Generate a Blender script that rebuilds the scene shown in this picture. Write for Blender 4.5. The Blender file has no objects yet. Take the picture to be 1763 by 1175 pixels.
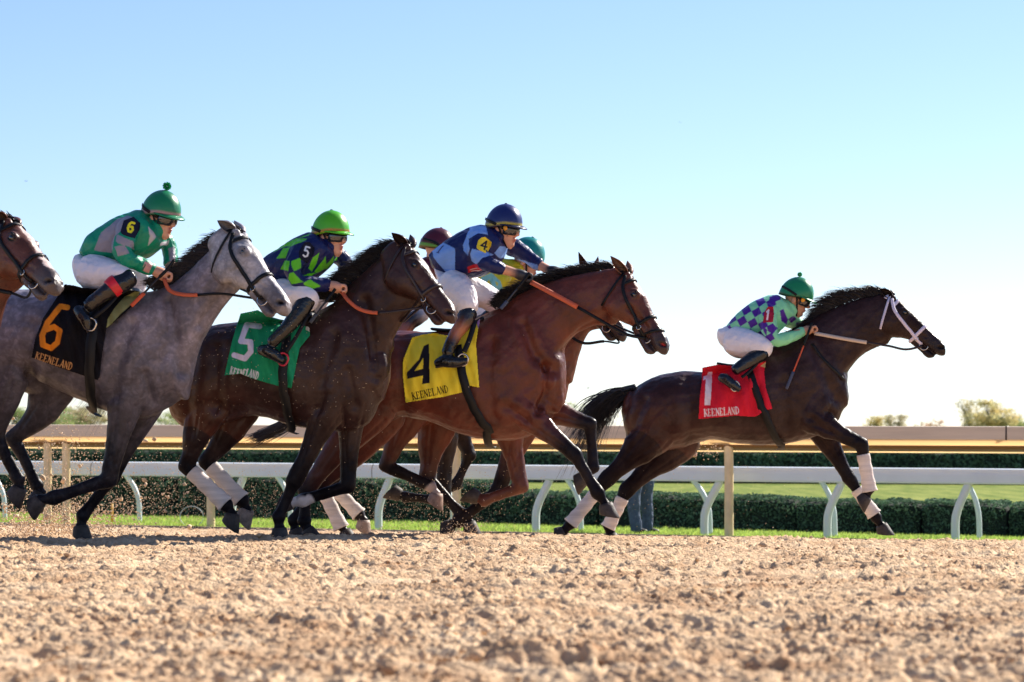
import bpy, math, random
import numpy as np
from mathutils import Vector, Matrix
from mathutils.bvhtree import BVHTree
R = math.radians
random.seed(7); rng = np.random.default_rng(11)
scene = bpy.context.scene
COL = scene.collection

# ---------------------------------------------------------------- camera
F, CX, HY, CZ = 4600.0, 881.5, 765.0, 1.0        # focal length and horizon in photo pixels, eye height
cd = bpy.data.cameras.new('camera'); cam = bpy.data.objects.new('camera', cd); COL.objects.link(cam)
cam.location = (0, 0, CZ); cam.rotation_euler = (R(90), 0, 0)
cd.sensor_width = 36; cd.lens = F/1763*36
cd.shift_y = (HY-587.5)/1763
cd.clip_start = .1; cd.clip_end = 6000
cd.dof.use_dof = True; cd.dof.focus_distance = 18.0; cd.dof.aperture_fstop = 4.8
scene.camera = cam
# ---------------------------------------------------------------- light
SUN_AZ, SUN_EL = R(46), R(35)                    # azimuth from the view direction towards the right
w = bpy.data.worlds.new('World'); scene.world = w; w.use_nodes = True
nt = w.node_tree; bg = nt.nodes['Background']
sky = nt.nodes.new('ShaderNodeTexSky'); sky.sky_type = 'NISHITA'; sky.sun_disc = False
sky.sun_elevation = SUN_EL; sky.sun_rotation = SUN_AZ
sky.air_density = 0.85; sky.dust_density = 0.15; sky.ozone_density = 4.2
tint = nt.nodes.new('ShaderNodeVectorMath'); tint.operation = 'MULTIPLY'; tint.inputs[1].default_value = (1.02, .955, 1.0)
nt.links.new(sky.outputs[0], tint.inputs[0]); nt.links.new(tint.outputs[0], bg.inputs[0]); bg.inputs[1].default_value = 0.084
sl = bpy.data.lights.new('sun', 'SUN'); sl.energy = 4.9; sl.angle = R(.5); sl.color = (1, .93, .82)
so = bpy.data.objects.new('sun', sl); COL.objects.link(so)
sd = Vector((math.sin(SUN_AZ)*math.cos(SUN_EL), math.cos(SUN_AZ)*math.cos(SUN_EL), math.sin(SUN_EL)))
so.rotation_euler = sd.to_track_quat('Z', 'Y').to_euler(); so.location = (20, 40, 40)
vs = scene.view_settings
vs.view_transform = 'Standard'; vs.look = 'None'; vs.gamma = 1; vs.use_curve_mapping = False; vs.exposure = 0.97
scene.cycles.max_bounces = 6; scene.cycles.use_denoising = True

# ---------------------------------------------------------------- helpers
def C(h):
    h = h.lstrip('#'); c = [int(h[i:i+2], 16)/255 for i in (0, 2, 4)]
    return tuple(x/12.92 if x <= .04045 else ((x+.055)/1.055)**2.4 for x in c)
def ray(px, py): return Vector(((px-CX)/F, 1.0, (HY-py)/F))
CAM = Vector((0, 0, CZ))
def P(px, py, D): return CAM + ray(px, py)*D
def proj(v):
    v = np.asarray(v); return CX+F*v[:, 0]/v[:, 1], HY-F*(v[:, 2]-CZ)/v[:, 1]
def Z(x0, y0, s, pts): return [(x0+a/s, y0+b/s) for a, b in pts]

def hash2(ix, iy, seed):
    n = (ix*374761393 + iy*668265263 + seed*1442695041) & 0xffffffff
    n = ((n ^ (n >> 13))*1274126177) & 0xffffffff
    return ((n ^ (n >> 16)) & 0xffff)/65535.0
def vnoise(x, y, seed=0):
    ix = np.floor(x).astype(np.int64); iy = np.floor(y).astype(np.int64)
    fx = x-ix; fy = y-iy; fx = fx*fx*(3-2*fx); fy = fy*fy*(3-2*fy)
    a = hash2(ix, iy, seed); b = hash2(ix+1, iy, seed); c = hash2(ix, iy+1, seed); d = hash2(ix+1, iy+1, seed)
    return (a*(1-fx)+b*fx)*(1-fy)+(c*(1-fx)+d*fx)*fy
def fbm(x, y, seed=0, o=4):
    s = 0; a = .5
    for i in range(o):
        s = s+a*vnoise(x, y, seed+i*17); x = x*2.03+3.1; y = y*2.03+1.7; a *= .5
    return s
def noise3(v, sc, seed=0):
    return (vnoise(v[:, 0]*sc+v[:, 1]*sc*.37, v[:, 2]*sc+v[:, 1]*sc*.61, seed)+vnoise(v[:, 1]*sc, v[:, 0]*sc-v[:, 2]*sc, seed+5))-1

def mesh_np(name, verts, faces, cols=None, smooth=True):
    """verts (n,3) array, faces: array (m,k) or list"""
    me = bpy.data.meshes.new(name)
    verts = np.asarray(verts, dtype=np.float32)
    if isinstance(faces, np.ndarray):
        k = faces.shape[1]; m = len(faces)
        me.vertices.add(len(verts)); me.vertices.foreach_set('co', verts.ravel())
        me.loops.add(m*k); me.loops.foreach_set('vertex_index', faces.astype(np.int32).ravel())
        me.polygons.add(m); me.polygons.foreach_set('loop_start', np.arange(0, m*k, k, dtype=np.int32))
        me.update(calc_edges=True)
    else:
        me.from_pydata(verts.tolist(), [], faces)
    if smooth: me.polygons.foreach_set('use_smooth', np.ones(len(me.polygons), dtype=bool))
    if cols is not None: set_cols(me, cols)
    me.validate(); me.update()
    return me
def set_cols(me, cols):
    a = me.color_attributes.new('Col', 'FLOAT_COLOR', 'POINT')
    c = np.ones((len(me.vertices), 4), dtype=np.float32); c[:, :3] = cols
    a.data.foreach_set('color', c.ravel())
def get_v(me):
    v = np.empty(len(me.vertices)*3, dtype=np.float32); me.vertices.foreach_get('co', v); return v.reshape(-1, 3)
def set_v(me, v): me.vertices.foreach_set('co', v.astype(np.float32).ravel()); me.update()
def get_n(me):
    n = np.empty(len(me.vertices)*3, dtype=np.float32); me.vertex_normals.foreach_get('vector', n); return n.reshape(-1, 3)

def link(name, me, mat, parent=None):
    o = bpy.data.objects.new(name, me); COL.objects.link(o)
    if mat is not None: me.materials.append(mat)
    if parent is not None:
        o.parent = parent; o.matrix_parent_inverse = parent.matrix_world.inverted()
    return o
def empty(name, loc, label, cat, group=None):
    o = bpy.data.objects.new(name, None); COL.objects.link(o); o.location = loc; o.empty_display_size = .2
    o.matrix_world = Matrix.Translation(loc)
    o['label'] = label; o['category'] = cat
    if group: o['group'] = group
    return o
def tag(o, label=None, cat=None, group=None, kind=None):
    if label: o['label'] = label
    if cat: o['category'] = cat
    if group: o['group'] = group
    if kind: o['kind'] = kind
    return o

# ---------------------------------------------------------------- materials
def new_mat(name):
    m = bpy.data.materials.new(name); m.use_nodes = True
    return m, m.node_tree, m.node_tree.nodes['Principled BSDF']
def mat(name, col=None, rough=.5, spec=.5, metal=0, vcol=False, var=0, vscale=20, bump=0, bscale=60, sheen=0, stretch=None, coat=0, dapple=0, trans=0, detail=4, specdark=False):
    m, t, b = new_mat(name); N = t.nodes; L = t.links
    b.inputs['Roughness'].default_value = rough; b.inputs['Specular IOR Level'].default_value = spec
    b.inputs['Metallic'].default_value = metal
    if sheen: b.inputs['Sheen Weight'].default_value = sheen; b.inputs['Sheen Roughness'].default_value = .4
    if coat: b.inputs['Coat Weight'].default_value = coat; b.inputs['Coat Roughness'].default_value = .15
    tc = N.new('ShaderNodeTexCoord'); src = tc.outputs['Object']
    if stretch:
        mp = N.new('ShaderNodeMapping'); mp.inputs['Scale'].default_value = stretch; L.new(src, mp.inputs[0]); src = mp.outputs[0]
    cs = None
    if vcol:
        a = N.new('ShaderNodeAttribute'); a.attribute_name = 'Col'; cs = a.outputs['Color']
    else:
        rgb = N.new('ShaderNodeRGB'); rgb.outputs[0].default_value = (*col, 1); cs = rgb.outputs[0]
    if var:
        no = N.new('ShaderNodeTexNoise'); no.inputs['Scale'].default_value = vscale; no.inputs['Detail'].default_value = detail; no.inputs['Roughness'].default_value = .6
        L.new(src, no.inputs[0])
        mr = N.new('ShaderNodeMapRange'); mr.inputs[1].default_value = .3; mr.inputs[2].default_value = .7
        mr.inputs[3].default_value = 1-var; mr.inputs[4].default_value = 1+var; L.new(no.outputs[0], mr.inputs[0])
        mx = N.new('ShaderNodeVectorMath'); mx.operation = 'SCALE'; L.new(cs, mx.inputs[0]); L.new(mr.outputs[0], mx.inputs['Scale']); cs = mx.outputs[0]
    if dapple:
        no = N.new('ShaderNodeTexNoise'); no.inputs['Scale'].default_value = 14; no.inputs['Detail'].default_value = 4; L.new(src, no.inputs[0])
        vo = N.new('ShaderNodeTexVoronoi'); vo.inputs['Scale'].default_value = 27; vo.feature = 'SMOOTH_F1'
        wv = N.new('ShaderNodeVectorMath'); wv.operation = 'SCALE'; wv.inputs['Scale'].default_value = .18; L.new(no.outputs['Color'], wv.inputs[0])
        ad = N.new('ShaderNodeVectorMath'); ad.operation = 'ADD'; L.new(src, ad.inputs[0]); L.new(wv.outputs[0], ad.inputs[1]); L.new(ad.outputs[0], vo.inputs[0])
        mr = N.new('ShaderNodeMapRange'); mr.inputs[1].default_value = .1; mr.inputs[2].default_value = .6; mr.inputs[3].default_value = 1+dapple; mr.inputs[4].default_value = 1-dapple; L.new(vo.outputs['Distance'], mr.inputs[0])
        mx = N.new('ShaderNodeVectorMath'); mx.operation = 'SCALE'; L.new(cs, mx.inputs[0]); L.new(mr.outputs[0], mx.inputs['Scale']); cs = mx.outputs[0]
    L.new(cs, b.inputs['Base Color'])
    if specdark:   # dusty black legs shine less than the groomed body
        bw = N.new('ShaderNodeRGBToBW'); L.new(cs, bw.inputs[0]); m2 = N.new('ShaderNodeMapRange'); m2.inputs[1].default_value = .006; m2.inputs[2].default_value = .022
        m2.inputs[3].default_value = .06; m2.inputs[4].default_value = spec; L.new(bw.outputs[0], m2.inputs[0]); L.new(m2.outputs[0], b.inputs['Specular IOR Level'])
    if sheen: b.inputs['Sheen Tint'].default_value = (.8, .85, 1, 1)
    if bump:
        no = N.new('ShaderNodeTexNoise'); no.inputs['Scale'].default_value = bscale; no.inputs['Detail'].default_value = 4; L.new(src, no.inputs[0])
        bp = N.new('ShaderNodeBump'); bp.inputs['Strength'].default_value = 1; bp.inputs['Distance'].default_value = bump
        L.new(no.outputs[0], bp.inputs['Height']); L.new(bp.outputs[0], b.inputs['Normal'])
    if trans:
        tr = N.new('ShaderNodeBsdfTranslucent'); L.new(cs, tr.inputs[0]); ms = N.new('ShaderNodeMixShader'); ms.inputs[0].default_value = trans
        out = N['Material Output']; L.new(b.outputs[0], ms.inputs[1]); L.new(tr.outputs[0], ms.inputs[2]); L.new(ms.outputs[0], out.inputs[0])
    return m
M = {}
M['coat'] = mat('horse_coat', rough=.39, spec=.33, vcol=True, var=.35, vscale=6, bump=.006, bscale=24, detail=7, specdark=True)
M['gray'] = mat('gray_coat', rough=.44, spec=.32, vcol=True, var=.34, vscale=11, bump=.004, bscale=30, dapple=.24, detail=7, specdark=True)
M['hair'] = mat('horse_hair', C('#1c1516'), rough=.42, spec=.5)
M['grayhair'] = mat('gray_hair', C('#3a3538'), rough=.45)
M['hoof'] = mat('hoof_horn', vcol=True, rough=.6, spec=.3, var=.35, vscale=30, bump=.002, bscale=60)
M['bandage'] = mat('white_bandage', C('#dcd0c8'), rough=.85, spec=.2, var=.18, vscale=14, bump=.004, bscale=40, stretch=(.3, .3, 2.5))
M['silk'] = mat('racing_silk', vcol=True, rough=.42, spec=.32, bump=.03, bscale=8, var=.08, vscale=10)
M['breeches'] = mat('white_breeches', C('#efe9ee'), rough=.6, spec=.3, bump=.035, bscale=9, var=.06, vscale=9)
M['skin'] = mat('skin', vcol=True, rough=.5, spec=.4, var=.1, vscale=30)
M['boot'] = mat('black_boot', vcol=True, rough=.18, spec=.6, bump=.008, bscale=26)
M['helmet'] = mat('helmet_cover', vcol=True, rough=.35, spec=.5, bump=.003, bscale=20)
M['black'] = mat('black_leather', C('#0d0c0f'), rough=.5, spec=.3)
M['brownl'] = mat('brown_leather', C('#2a1a1a'), rough=.42, spec=.5)
M['whitel'] = mat('white_nylon', C('#cfc6da'), rough=.5)
M['orange'] = mat('orange_rubber', C('#c25a38'), rough=.6)
M['tan'] = mat('tan_rubber', C('#cdb5a0'), rough=.6)
M['metal'] = mat('bit_metal', C('#c8c2bb'), rough=.22, metal=1)
M['cloth'] = mat('saddle_towel', vcol=True, rough=.8, spec=.2, bump=.006, bscale=35)
M['lens'] = mat('goggle_lens', C('#1c1f26'), rough=.07, spec=.8, coat=.6)
M['eye'] = mat('horse_eye', C('#0a0606'), rough=.06, spec=.8, coat=.8)

# ---------------------------------------------------------------- lofting
class Loft:
    """rings of (centre, u, v) vectors; union of several is voxel-fused into one skin"""
    def __init__(s): s.v = []; s.f = []; s.rings = []
    def add_rings(s, Cn, U, V, cols, n=18, sub=4, ex=2.0, dome=True, domek=.6):
        Cn, U, V = [np.array(a, float) for a in (Cn, U, V)]
        cols = np.array(cols, float)
        if sub > 1:
            def cr(a):
                a = np.vstack([2*a[0]-a[1], a, 2*a[-1]-a[-2]]); out = []
                for i in range(1, len(a)-2):
                    for j in range(sub):
                        t = j/sub
                        out.append(.5*((2*a[i])+(-a[i-1]+a[i+1])*t+(2*a[i-1]-5*a[i]+4*a[i+1]-a[i+2])*t*t+(-a[i-1]+3*a[i]-3*a[i+1]+a[i+2])*t**3))
                out.append(a[-2]); return np.array(out)
            c0 = cols
            Cn, U, V = cr(Cn), cr(U), cr(V)
            k = np.linspace(0, len(c0)-1, len(Cn)); cols = np.stack([np.interp(k, np.arange(len(c0)), c0[:, j]) for j in range(3)], 1)
        if dome:
            def cap(c, cn, u, v):
                d = c-cn; L = np.linalg.norm(d); d = d/(L+1e-9); r = min(np.linalg.norm(u), np.linalg.norm(v))*domek
                return [(c+d*r*math.sin(a), u*math.cos(a), v*math.cos(a)) for a in (R(35), R(62), R(84))]
            h = cap(Cn[0], Cn[1], U[0], V[0])[::-1]; e = cap(Cn[-1], Cn[-2], U[-1], V[-1])
            Cn = np.vstack([[x[0] for x in h], Cn, [x[0] for x in e]]); U = np.vstack([[x[1] for x in h], U, [x[1] for x in e]]); V = np.vstack([[x[2] for x in h], V, [x[2] for x in e]])
            cols = np.vstack([[cols[0]]*3, cols, [cols[-1]]*3])
        b = len(s.v); th = np.linspace(0, 2*math.pi, n, endpoint=False)
        cs = np.sign(np.cos(th))*np.abs(np.cos(th))**(2/ex); sn = np.sign(np.sin(th))*np.abs(np.sin(th))**(2/ex)
        for c, u, v, k in zip(Cn, U, V, cols):
            s.v.extend(c+np.outer(cs, u)+np.outer(sn, v)); s.rings.append((c, (np.linalg.norm(u)+np.linalg.norm(v))/2, k))
        m = len(Cn)
        for i in range(m-1):
            for j in range(n):
                a = b+i*n+j; d = b+i*n+(j+1) % n
                s.f.append((a, d, d+n, a+n))
        s.f.append(tuple(b+j for j in range(n))[::-1]); s.f.append(tuple(b+(m-1)*n+j for j in range(n)))
    def ellipsoid(s, c, ax, ay, az, col=(1, 1, 1)):
        """c centre, three axis vectors"""
        c = np.array(c); ax, ay, az = [np.array(a, float) for a in (ax, ay, az)]
        T = [R(a) for a in (-80, -55, -28, 0, 28, 55, 80)]
        s.add_rings([c+az*math.sin(t) for t in T], [ax*math.cos(t) for t in T], [ay*math.cos(t) for t in T], [col]*7, n=12, sub=1, dome=False)
    def raw(s, name='m'): return mesh_np(name, np.array(s.v), s.f)
    def fuse(s, name, voxel, smooth=6, fac=.5):
        me = s.raw(name)
        o = bpy.data.objects.new('tmp', me); COL.objects.link(o)
        r = o.modifiers.new('r', 'REMESH'); r.mode = 'VOXEL'; r.voxel_size = voxel; r.use_smooth_shade = True
        if smooth:
            k = o.modifiers.new('s', 'SMOOTH'); k.factor = fac; k.iterations = smooth
        dg = bpy.context.evaluated_depsgraph_get(); dg.update()
        out = bpy.data.meshes.new_from_object(o.evaluated_get(dg)); out.name = name
        bpy.data.objects.remove(o); bpy.data.meshes.remove(me)
        out.materials.clear()
        out.polygons.foreach_set('use_smooth', np.ones(len(out.polygons), dtype=bool))
        return out
    def ring_cols(s, v):
        c = np.array([r[0] for r in s.rings], np.float32); rad = np.array([r[1] for r in s.rings], np.float32); k = np.array([r[2] for r in s.rings], np.float32)
        out = np.empty((len(v), 3), np.float32)
        for i in range(0, len(v), 20000):
            d = np.linalg.norm(v[i:i+20000, None, :]-c[None], axis=2)/rad[None]
            wt = np.exp(-7*(d-d.min(1, keepdims=True)))
            out[i:i+20000] = (wt@k)/wt.sum(1, keepdims=True)
        return out

class Plane:
    """vertical plane in which a figure runs: through photo column px0 at distance D, turned by yaw; maps a photo pixel + sideways offset to a point"""
    def __init__(s, px0, D, yaw):
        s.lat = Vector((math.sin(yaw), math.cos(yaw), 0)); s.fwd = Vector((math.cos(yaw), -math.sin(yaw), 0))
        s.O = P(px0, HY, D); s.k = s.O.dot(s.lat); s.D = D; s.s = F/D
    def pt(s, px, py, dy=0):
        r = ray(px, py); t = (s.k+dy-CAM.dot(s.lat))/r.dot(s.lat); return CAM+r*t
    def secs(s, lf, S, cols, ex=2.2, sub=4, n=20, dome=True):
        Cn, U, V = [], [], []
        for q in S:
            x1, y1, x2, y2, wd = q[:5]; dy = q[5] if len(q) > 5 else 0
            a = s.pt(x1, y1, dy); b = s.pt(x2, y2, dy); Cn.append((a+b)/2); U.append((a-b)/2); V.append(s.lat*wd)
        if not isinstance(cols, list): cols = [cols]*len(S)
        lf.add_rings(Cn, U, V, cols, n=n, sub=sub, ex=ex, dome=dome)
    def limb(s, lf, J, cols, ex=2.0, sub=4, n=14, dome=True):
        """J: (px,py,r,dy,ratio)"""
        c = [s.pt(j[0], j[1], j[3]) for j in J]; U, V = [], []
        for i, j in enumerate(J):
            t = (c[min(i+1, len(c)-1)]-c[max(i-1, 0)]).normalized()
            u = s.lat.cross(t).normalized(); v = t.cross(u).normalized()
            U.append(u*j[2]); V.append(v*j[2]*(j[4] if len(j) > 4 else 1))
        if not isinstance(cols, list): cols = [cols]*len(J)
        lf.add_rings(c, U, V, cols, n=n, sub=sub, ex=ex, dome=dome)

def tube(pts, r, n=6, mat_=None, name='t', parent=None, flat=1.0, closed=False, rs=None, nrm=None):
    """swept tube/ribbon; flat<1 flattens along the given normals"""
    v, f = tube_np(pts, r, n, flat, closed, rs, nrm)
    return link(name, mesh_np(name, v, f), mat_, parent)
def tube_np(pts, r, n=6, flat=1.0, closed=False, rs=None, nrm=None, base=0):
    pts = [Vector(p) for p in pts]; m = len(pts); v = []; f = []
    up = Vector((.12, -1, .2)).normalized()
    for i, p in enumerate(pts):
        a = pts[(i-1) % m] if (closed or i > 0) else p; b = pts[(i+1) % m] if (closed or i < m-1) else p
        t = (b-a).normalized()
        nn = Vector(nrm[i]) if nrm is not None else up
        s_ = t.cross(nn)
        if s_.length < 1e-4: s_ = t.cross(Vector((0, 0, 1)))
        s_.normalize(); nn = s_.cross(t).normalized(); rr = rs[i] if rs is not None else r
        for k in range(n):
            th = 2*math.pi*(k+.5)/n; v.append(p+s_*rr*math.cos(th)+nn*rr*flat*math.sin(th))
    q = m if closed else m-1
    for i in range(q):
        for k in range(n):
            a = base+i*n+k; b = base+i*n+(k+1) % n; c = base+((i+1) % m)*n+(k+1) % n; d = base+((i+1) % m)*n+k
            f.append((a, b, c, d))
    if not closed:
        f.append(tuple(base+k for k in range(n))[::-1]); f.append(tuple(base+(m-1)*n+k for k in range(n)))
    return [tuple(x) for x in v], f
def smooth_path(pts, sub=6):
    a = np.array([tuple(p) for p in pts], float); a = np.vstack([2*a[0]-a[1], a, 2*a[-1]-a[-2]]); out = []
    for i in range(1, len(a)-2):
        for j in range(sub):
            t = j/sub
            out.append(.5*((2*a[i])+(-a[i-1]+a[i+1])*t+(2*a[i-1]-5*a[i]+4*a[i+1]-a[i+2])*t*t+(-a[i-1]+3*a[i]-3*a[i+1]+a[i+2])*t**3))
    out.append(a[-2]); return [Vector(x) for x in out]
def joined(name, parts, mat_, parent=None, smooth=True):
    V, Fc = [], []
    for v, f in parts:
        b = len(V); V += [tuple(x) for x in v]; Fc += [tuple(i+b for i in q) for q in f]
    return link(name, mesh_np(name, np.array(V), Fc, smooth=smooth), mat_, parent)

# ---------------------------------------------------------------- pattern canvas in the plane of a garment or towel
class Canvas:
    def __init__(s, x0, y0, x1, y1, base, res=.4):
        s.x0, s.y0, s.res = x0, y0, res; s.w = int((x1-x0)/res)+1; s.h = int((y1-y0)/res)+1
        s.a = np.empty((s.h, s.w, 3), np.float32); s.a[:] = base
        s.X, s.Y = np.meshgrid(x0+np.arange(s.w)*res, y0+np.arange(s.h)*res)
    def mask(s, poly):
        x, y = s.X, s.Y; ins = np.zeros(x.shape, bool); n = len(poly)
        for i in range(n):
            (xa, ya), (xb, yb) = poly[i], poly[(i+1) % n]
            if ya == yb: continue
            ins ^= ((ya > y) != (yb > y)) & (x < (xb-xa)*(y-ya)/(yb-ya)+xa)
        return ins
    def poly(s, poly, col): s.a[s.mask(poly)] = col; return s
    def stroke(s, pts, wd, col):
        for (xa, ya), (xb, yb) in zip(pts[:-1], pts[1:]):
            dx, dy = xb-xa, yb-ya; L2 = dx*dx+dy*dy+1e-9
            t = np.clip(((s.X-xa)*dx+(s.Y-ya)*dy)/L2, 0, 1)
            s.a[np.hypot(s.X-xa-t*dx, s.Y-ya-t*dy) < wd/2] = col
        return s
    def sample(s, px, py):
        i = np.clip((px-s.x0)/s.res, 0, s.w-1.01); j = np.clip((py-s.y0)/s.res, 0, s.h-1.01)
        a = i.astype(int); b = j.astype(int); fx = (i-a)[:, None]; fy = (j-b)[:, None]
        return (s.a[b, a]*(1-fx)+s.a[b, a+1]*fx)*(1-fy)+(s.a[b+1, a]*(1-fx)+s.a[b+1, a+1]*fx)*fy
LET = {  # serif capitals: (stroke points, relative width 1 thick / .45 thin) on a unit box, y up
 'K': [([(.2, 0), (.2, 1)], 1), ([(.25, .45), (.85, .95)], .5), ([(.4, .58), (.95, .03)], 1), ([(.05, .02), (.38, .02)], .5), ([(.05, .98), (.38, .98)], .5)],
 'E': [([(.2, 0), (.2, 1)], 1), ([(.05, .97), (.85, .97), (.85, .8)], .5), ([(.2, .52), (.65, .52)], .5), ([(.05, .03), (.9, .03), (.9, .22)], .5)],
 'N': [([(.15, 0), (.15, 1)], .5), ([(.15, .97), (.85, .05)], 1), ([(.87, 0), (.87, 1)], .5)],
 'L': [([(.2, 0), (.2, 1)], 1), ([(.05, .98), (.38, .98)], .5), ([(.05, .03), (.9, .03), (.9, .22)], .5)],
 'A': [([(.1, 0), (.5, 1)], .5), ([(.5, 1), (.9, 0)], 1), ([(.22, .33), (.75, .33)], .5)],
 'D': [([(.2, 0), (.2, 1)], 1), ([(.05, .97), (.5, .97), (.82, .75), (.9, .5), (.82, .25), (.5, .03), (.05, .03)], .6)]}
def write(cv, word, p0, p1, h, col, sag=0):
    n = len(word); dx, dy = (p1[0]-p0[0])/n, (p1[1]-p0[1])/n; L = math.hypot(dx, dy); ux, uy = dx/L, dy/L
    for i, ch in enumerate(word):
        sg = sag*math.sin(math.pi*(i+.5)/n*2)
        for pts, k in LET[ch]:
            q = [(p0[0]+dx*(i+.06+a*.86)+uy*b*h, p0[1]+dy*(i+.06+a*.86)-ux*b*h+sg) for a, b in pts]
            cv.stroke(q, h*.125*k+.22, col)
NUM = {'1': [[(.3, .8), (.55, 1), (.55, 0)]], '4': [[(.75, 0), (.75, 1), (.1, .33), (1, .33)]],
       '5': [[(.9, 1), (.25, 1), (.2, .6), (.6, .64), (.9, .45), (.85, .12), (.5, 0), (.15, .1)]],
       '6': [[(.85, .95), (.45, .95), (.2, .7), (.15, .3), (.35, 0), (.7, 0), (.88, .25), (.75, .52), (.3, .5)]]}
def digit(cv, ch, cx, cy, wd, ht, ang, th, col):
    ca, sa = math.cos(R(ang)), math.sin(R(ang))
    for s in NUM[ch]:
        q = []
        for a, b in s:
            x, y = (a-.5)*wd, -(b-.5)*ht; q.append((cx+x*ca-y*sa, cy+x*sa+y*ca))
        cv.stroke(q, th, col)

def drape(name, bvh, poly, cv, mat_, parent, off=.012, step=.8, fold=.006, sd_=0, far=None, thick=.004, smooth_it=25):
    """cloth lying on a body: its outline is filled with a fine grid laid on the surface"""
    xs = [p[0] for p in poly]; ys = [p[1] for p in poly]
    gx = np.arange(min(xs)-1, max(xs)+1, step); gy = np.arange(min(ys)-1, max(ys)+1, step)
    X, Y = np.meshgrid(gx, gy); m = Canvas(0, 0, 1, 1, (0, 0, 0)); m.X, m.Y = X, Y; ins = m.mask(poly)
    Dp = np.full(X.shape, np.nan)
    for (i, j) in zip(*np.nonzero(ins)):
        if (i % 3 or j % 3): continue
        h = bvh.ray_cast(CAM, ray(X[i, j], Y[i, j]).normalized())
        if h[0] is not None: Dp[i, j] = h[0].y
    # fill: nearest known by diffusion
    known = ~np.isnan(Dp); A = np.where(known, Dp, np.nanmedian(Dp)).astype(float)
    mx = np.nanmax(Dp); 
    for it in range(160):
        B = (np.roll(A, 1, 0)+np.roll(A, -1, 0)+np.roll(A, 1, 1)+np.roll(A, -1, 1))/4
        B[0] = A[0]; B[-1] = A[-1]; B[:, 0] = A[:, 0]; B[:, -1] = A[:, -1]
        A = np.where(known, A, B)
    for it in range(smooth_it):
        B = (np.roll(A, 1, 0)+np.roll(A, -1, 0)+np.roll(A, 1, 1)+np.roll(A, -1, 1)+A)/5
        A = np.where(ins, B, A)
    fd = fold*(np.sin(X*.16+Y*.05+sd_)+.7*np.sin(X*.33-Y*.09+sd_*2)+.8*(fbm(X*.05, Y*.03, sd_)*2-1))
    A = A-off-np.abs(fold)*1.6+fd
    idx = -np.ones(X.shape, int); idx[ins] = np.arange(ins.sum())
    D_ = A[ins]; x_ = X[ins]; y_ = Y[ins]
    V = np.stack([(x_-CX)/F*D_, D_, CZ+(HY-y_)/F*D_], 1)
    q = np.stack([idx[:-1, :-1], idx[1:, :-1], idx[1:, 1:], idx[:-1, 1:]], -1).reshape(-1, 4); q = q[(q >= 0).all(1)]
    me = mesh_np(name, V, q, cv.sample(x_, y_))
    o = link(name, me, mat_, parent)
    if thick:
        sm = o.modifiers.new('thickness', 'SOLIDIFY'); sm.thickness = thick; sm.offset = 0
    return o
# ---------------------------------------------------------------- horses
BLK = (.009, .007, .009)
class Head:
    """local frame of a horse head: x poll->muzzle, y sideways (away), z towards the forehead; metres at 0.62 m length"""
    def __init__(s, pl, P0, P1, dy0, dy1, roll=0):
        a = pl.pt(*P0, dy0); b = pl.pt(*P1, dy1); s.o = a; s.k = (b-a).length/.62; s.x = (b-a).normalized()
        l = pl.lat; s.y = (l-s.x*l.dot(s.x)).normalized(); s.z = s.y.cross(s.x).normalized()*1
        if s.z.z < 0: s.z = -s.z
        if roll:
            y, z = s.y, s.z; s.y = y*math.cos(roll)+z*math.sin(roll); s.z = z*math.cos(roll)-y*math.sin(roll)
        s.mat = np.array([list(s.x), list(s.y), list(s.z)])
    def w(s, x, y, z): return s.o+(s.x*x+s.y*y+s.z*z)*s.k
    def loc(s, v): return ((v-np.array(s.o))@s.mat.T)/s.k
HEAD = [  # x, top, bottom, half width
 (-.06, .035, -.125, .058), (0, .062, -.15, .072), (.06, .078, -.19, .088), (.12, .082, -.212, .098), (.18, .080, -.205, .103), (.24, .072, -.172, .088),
 (.31, .060, -.130, .068), (.38, .049, -.100, .056), (.45, .042, -.086, .051), (.52, .038, -.080, .054), (.57, .026, -.074, .052), (.605, .006, -.064, .042), (.622, -.018, -.05, .026)]
def bump(lf, H, x, y, z, rx, ry, rz, col):
    lf.ellipsoid(H.w(x, y, z), H.x*rx*H.k, H.y*ry*H.k, H.z*rz*H.k, col)
def head_loft(lf, H, col, muz):
    Cn, U, V = [], [], []; cols = []
    for x, t, b, wd in HEAD:
        Cn.append(H.w(x, 0, (t+b)/2)); U.append(H.z*(t-b)/2*H.k); V.append(H.y*wd*H.k)
        k = min(1, max(0, (x-.36)/.14)); cols.append(tuple(c*(1-k)+m*k for c, m in zip(col, muz)))
    lf.add_rings(Cn, U, V, cols, n=22, sub=3, ex=2.5, domek=.5)
    for sg in (-1, 1):
        bump(lf, H, .13, sg*.048, -.105, .105, .052, .098, col)       # jowl
        bump(lf, H, .175, sg*.082, .030, .042, .024, .034, col)       # eye socket
        bump(lf, H, .30, sg*.050, -.012, .12, .014, .018, col)        # facial crest
        bump(lf, H, .577, sg*.034, -.012, .034, .024, .034, muz)      # nostril rim
        bump(lf, H, .03, sg*.045, .055, .035, .025, .03, col)
    # lower lip and chin
    Cn = [H.w(x, 0, z) for x, z in ((.36, -.105), (.43, -.108), (.50, -.112), (.545, -.108), (.565, -.10))]
    rr = [.028, .026, .028, .028, .018]
    lf.add_rings(Cn, [H.z*r*H.k for r in rr], [H.y*r*1.15*H.k for r in rr], [muz]*5, n=12, sub=2)
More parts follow.
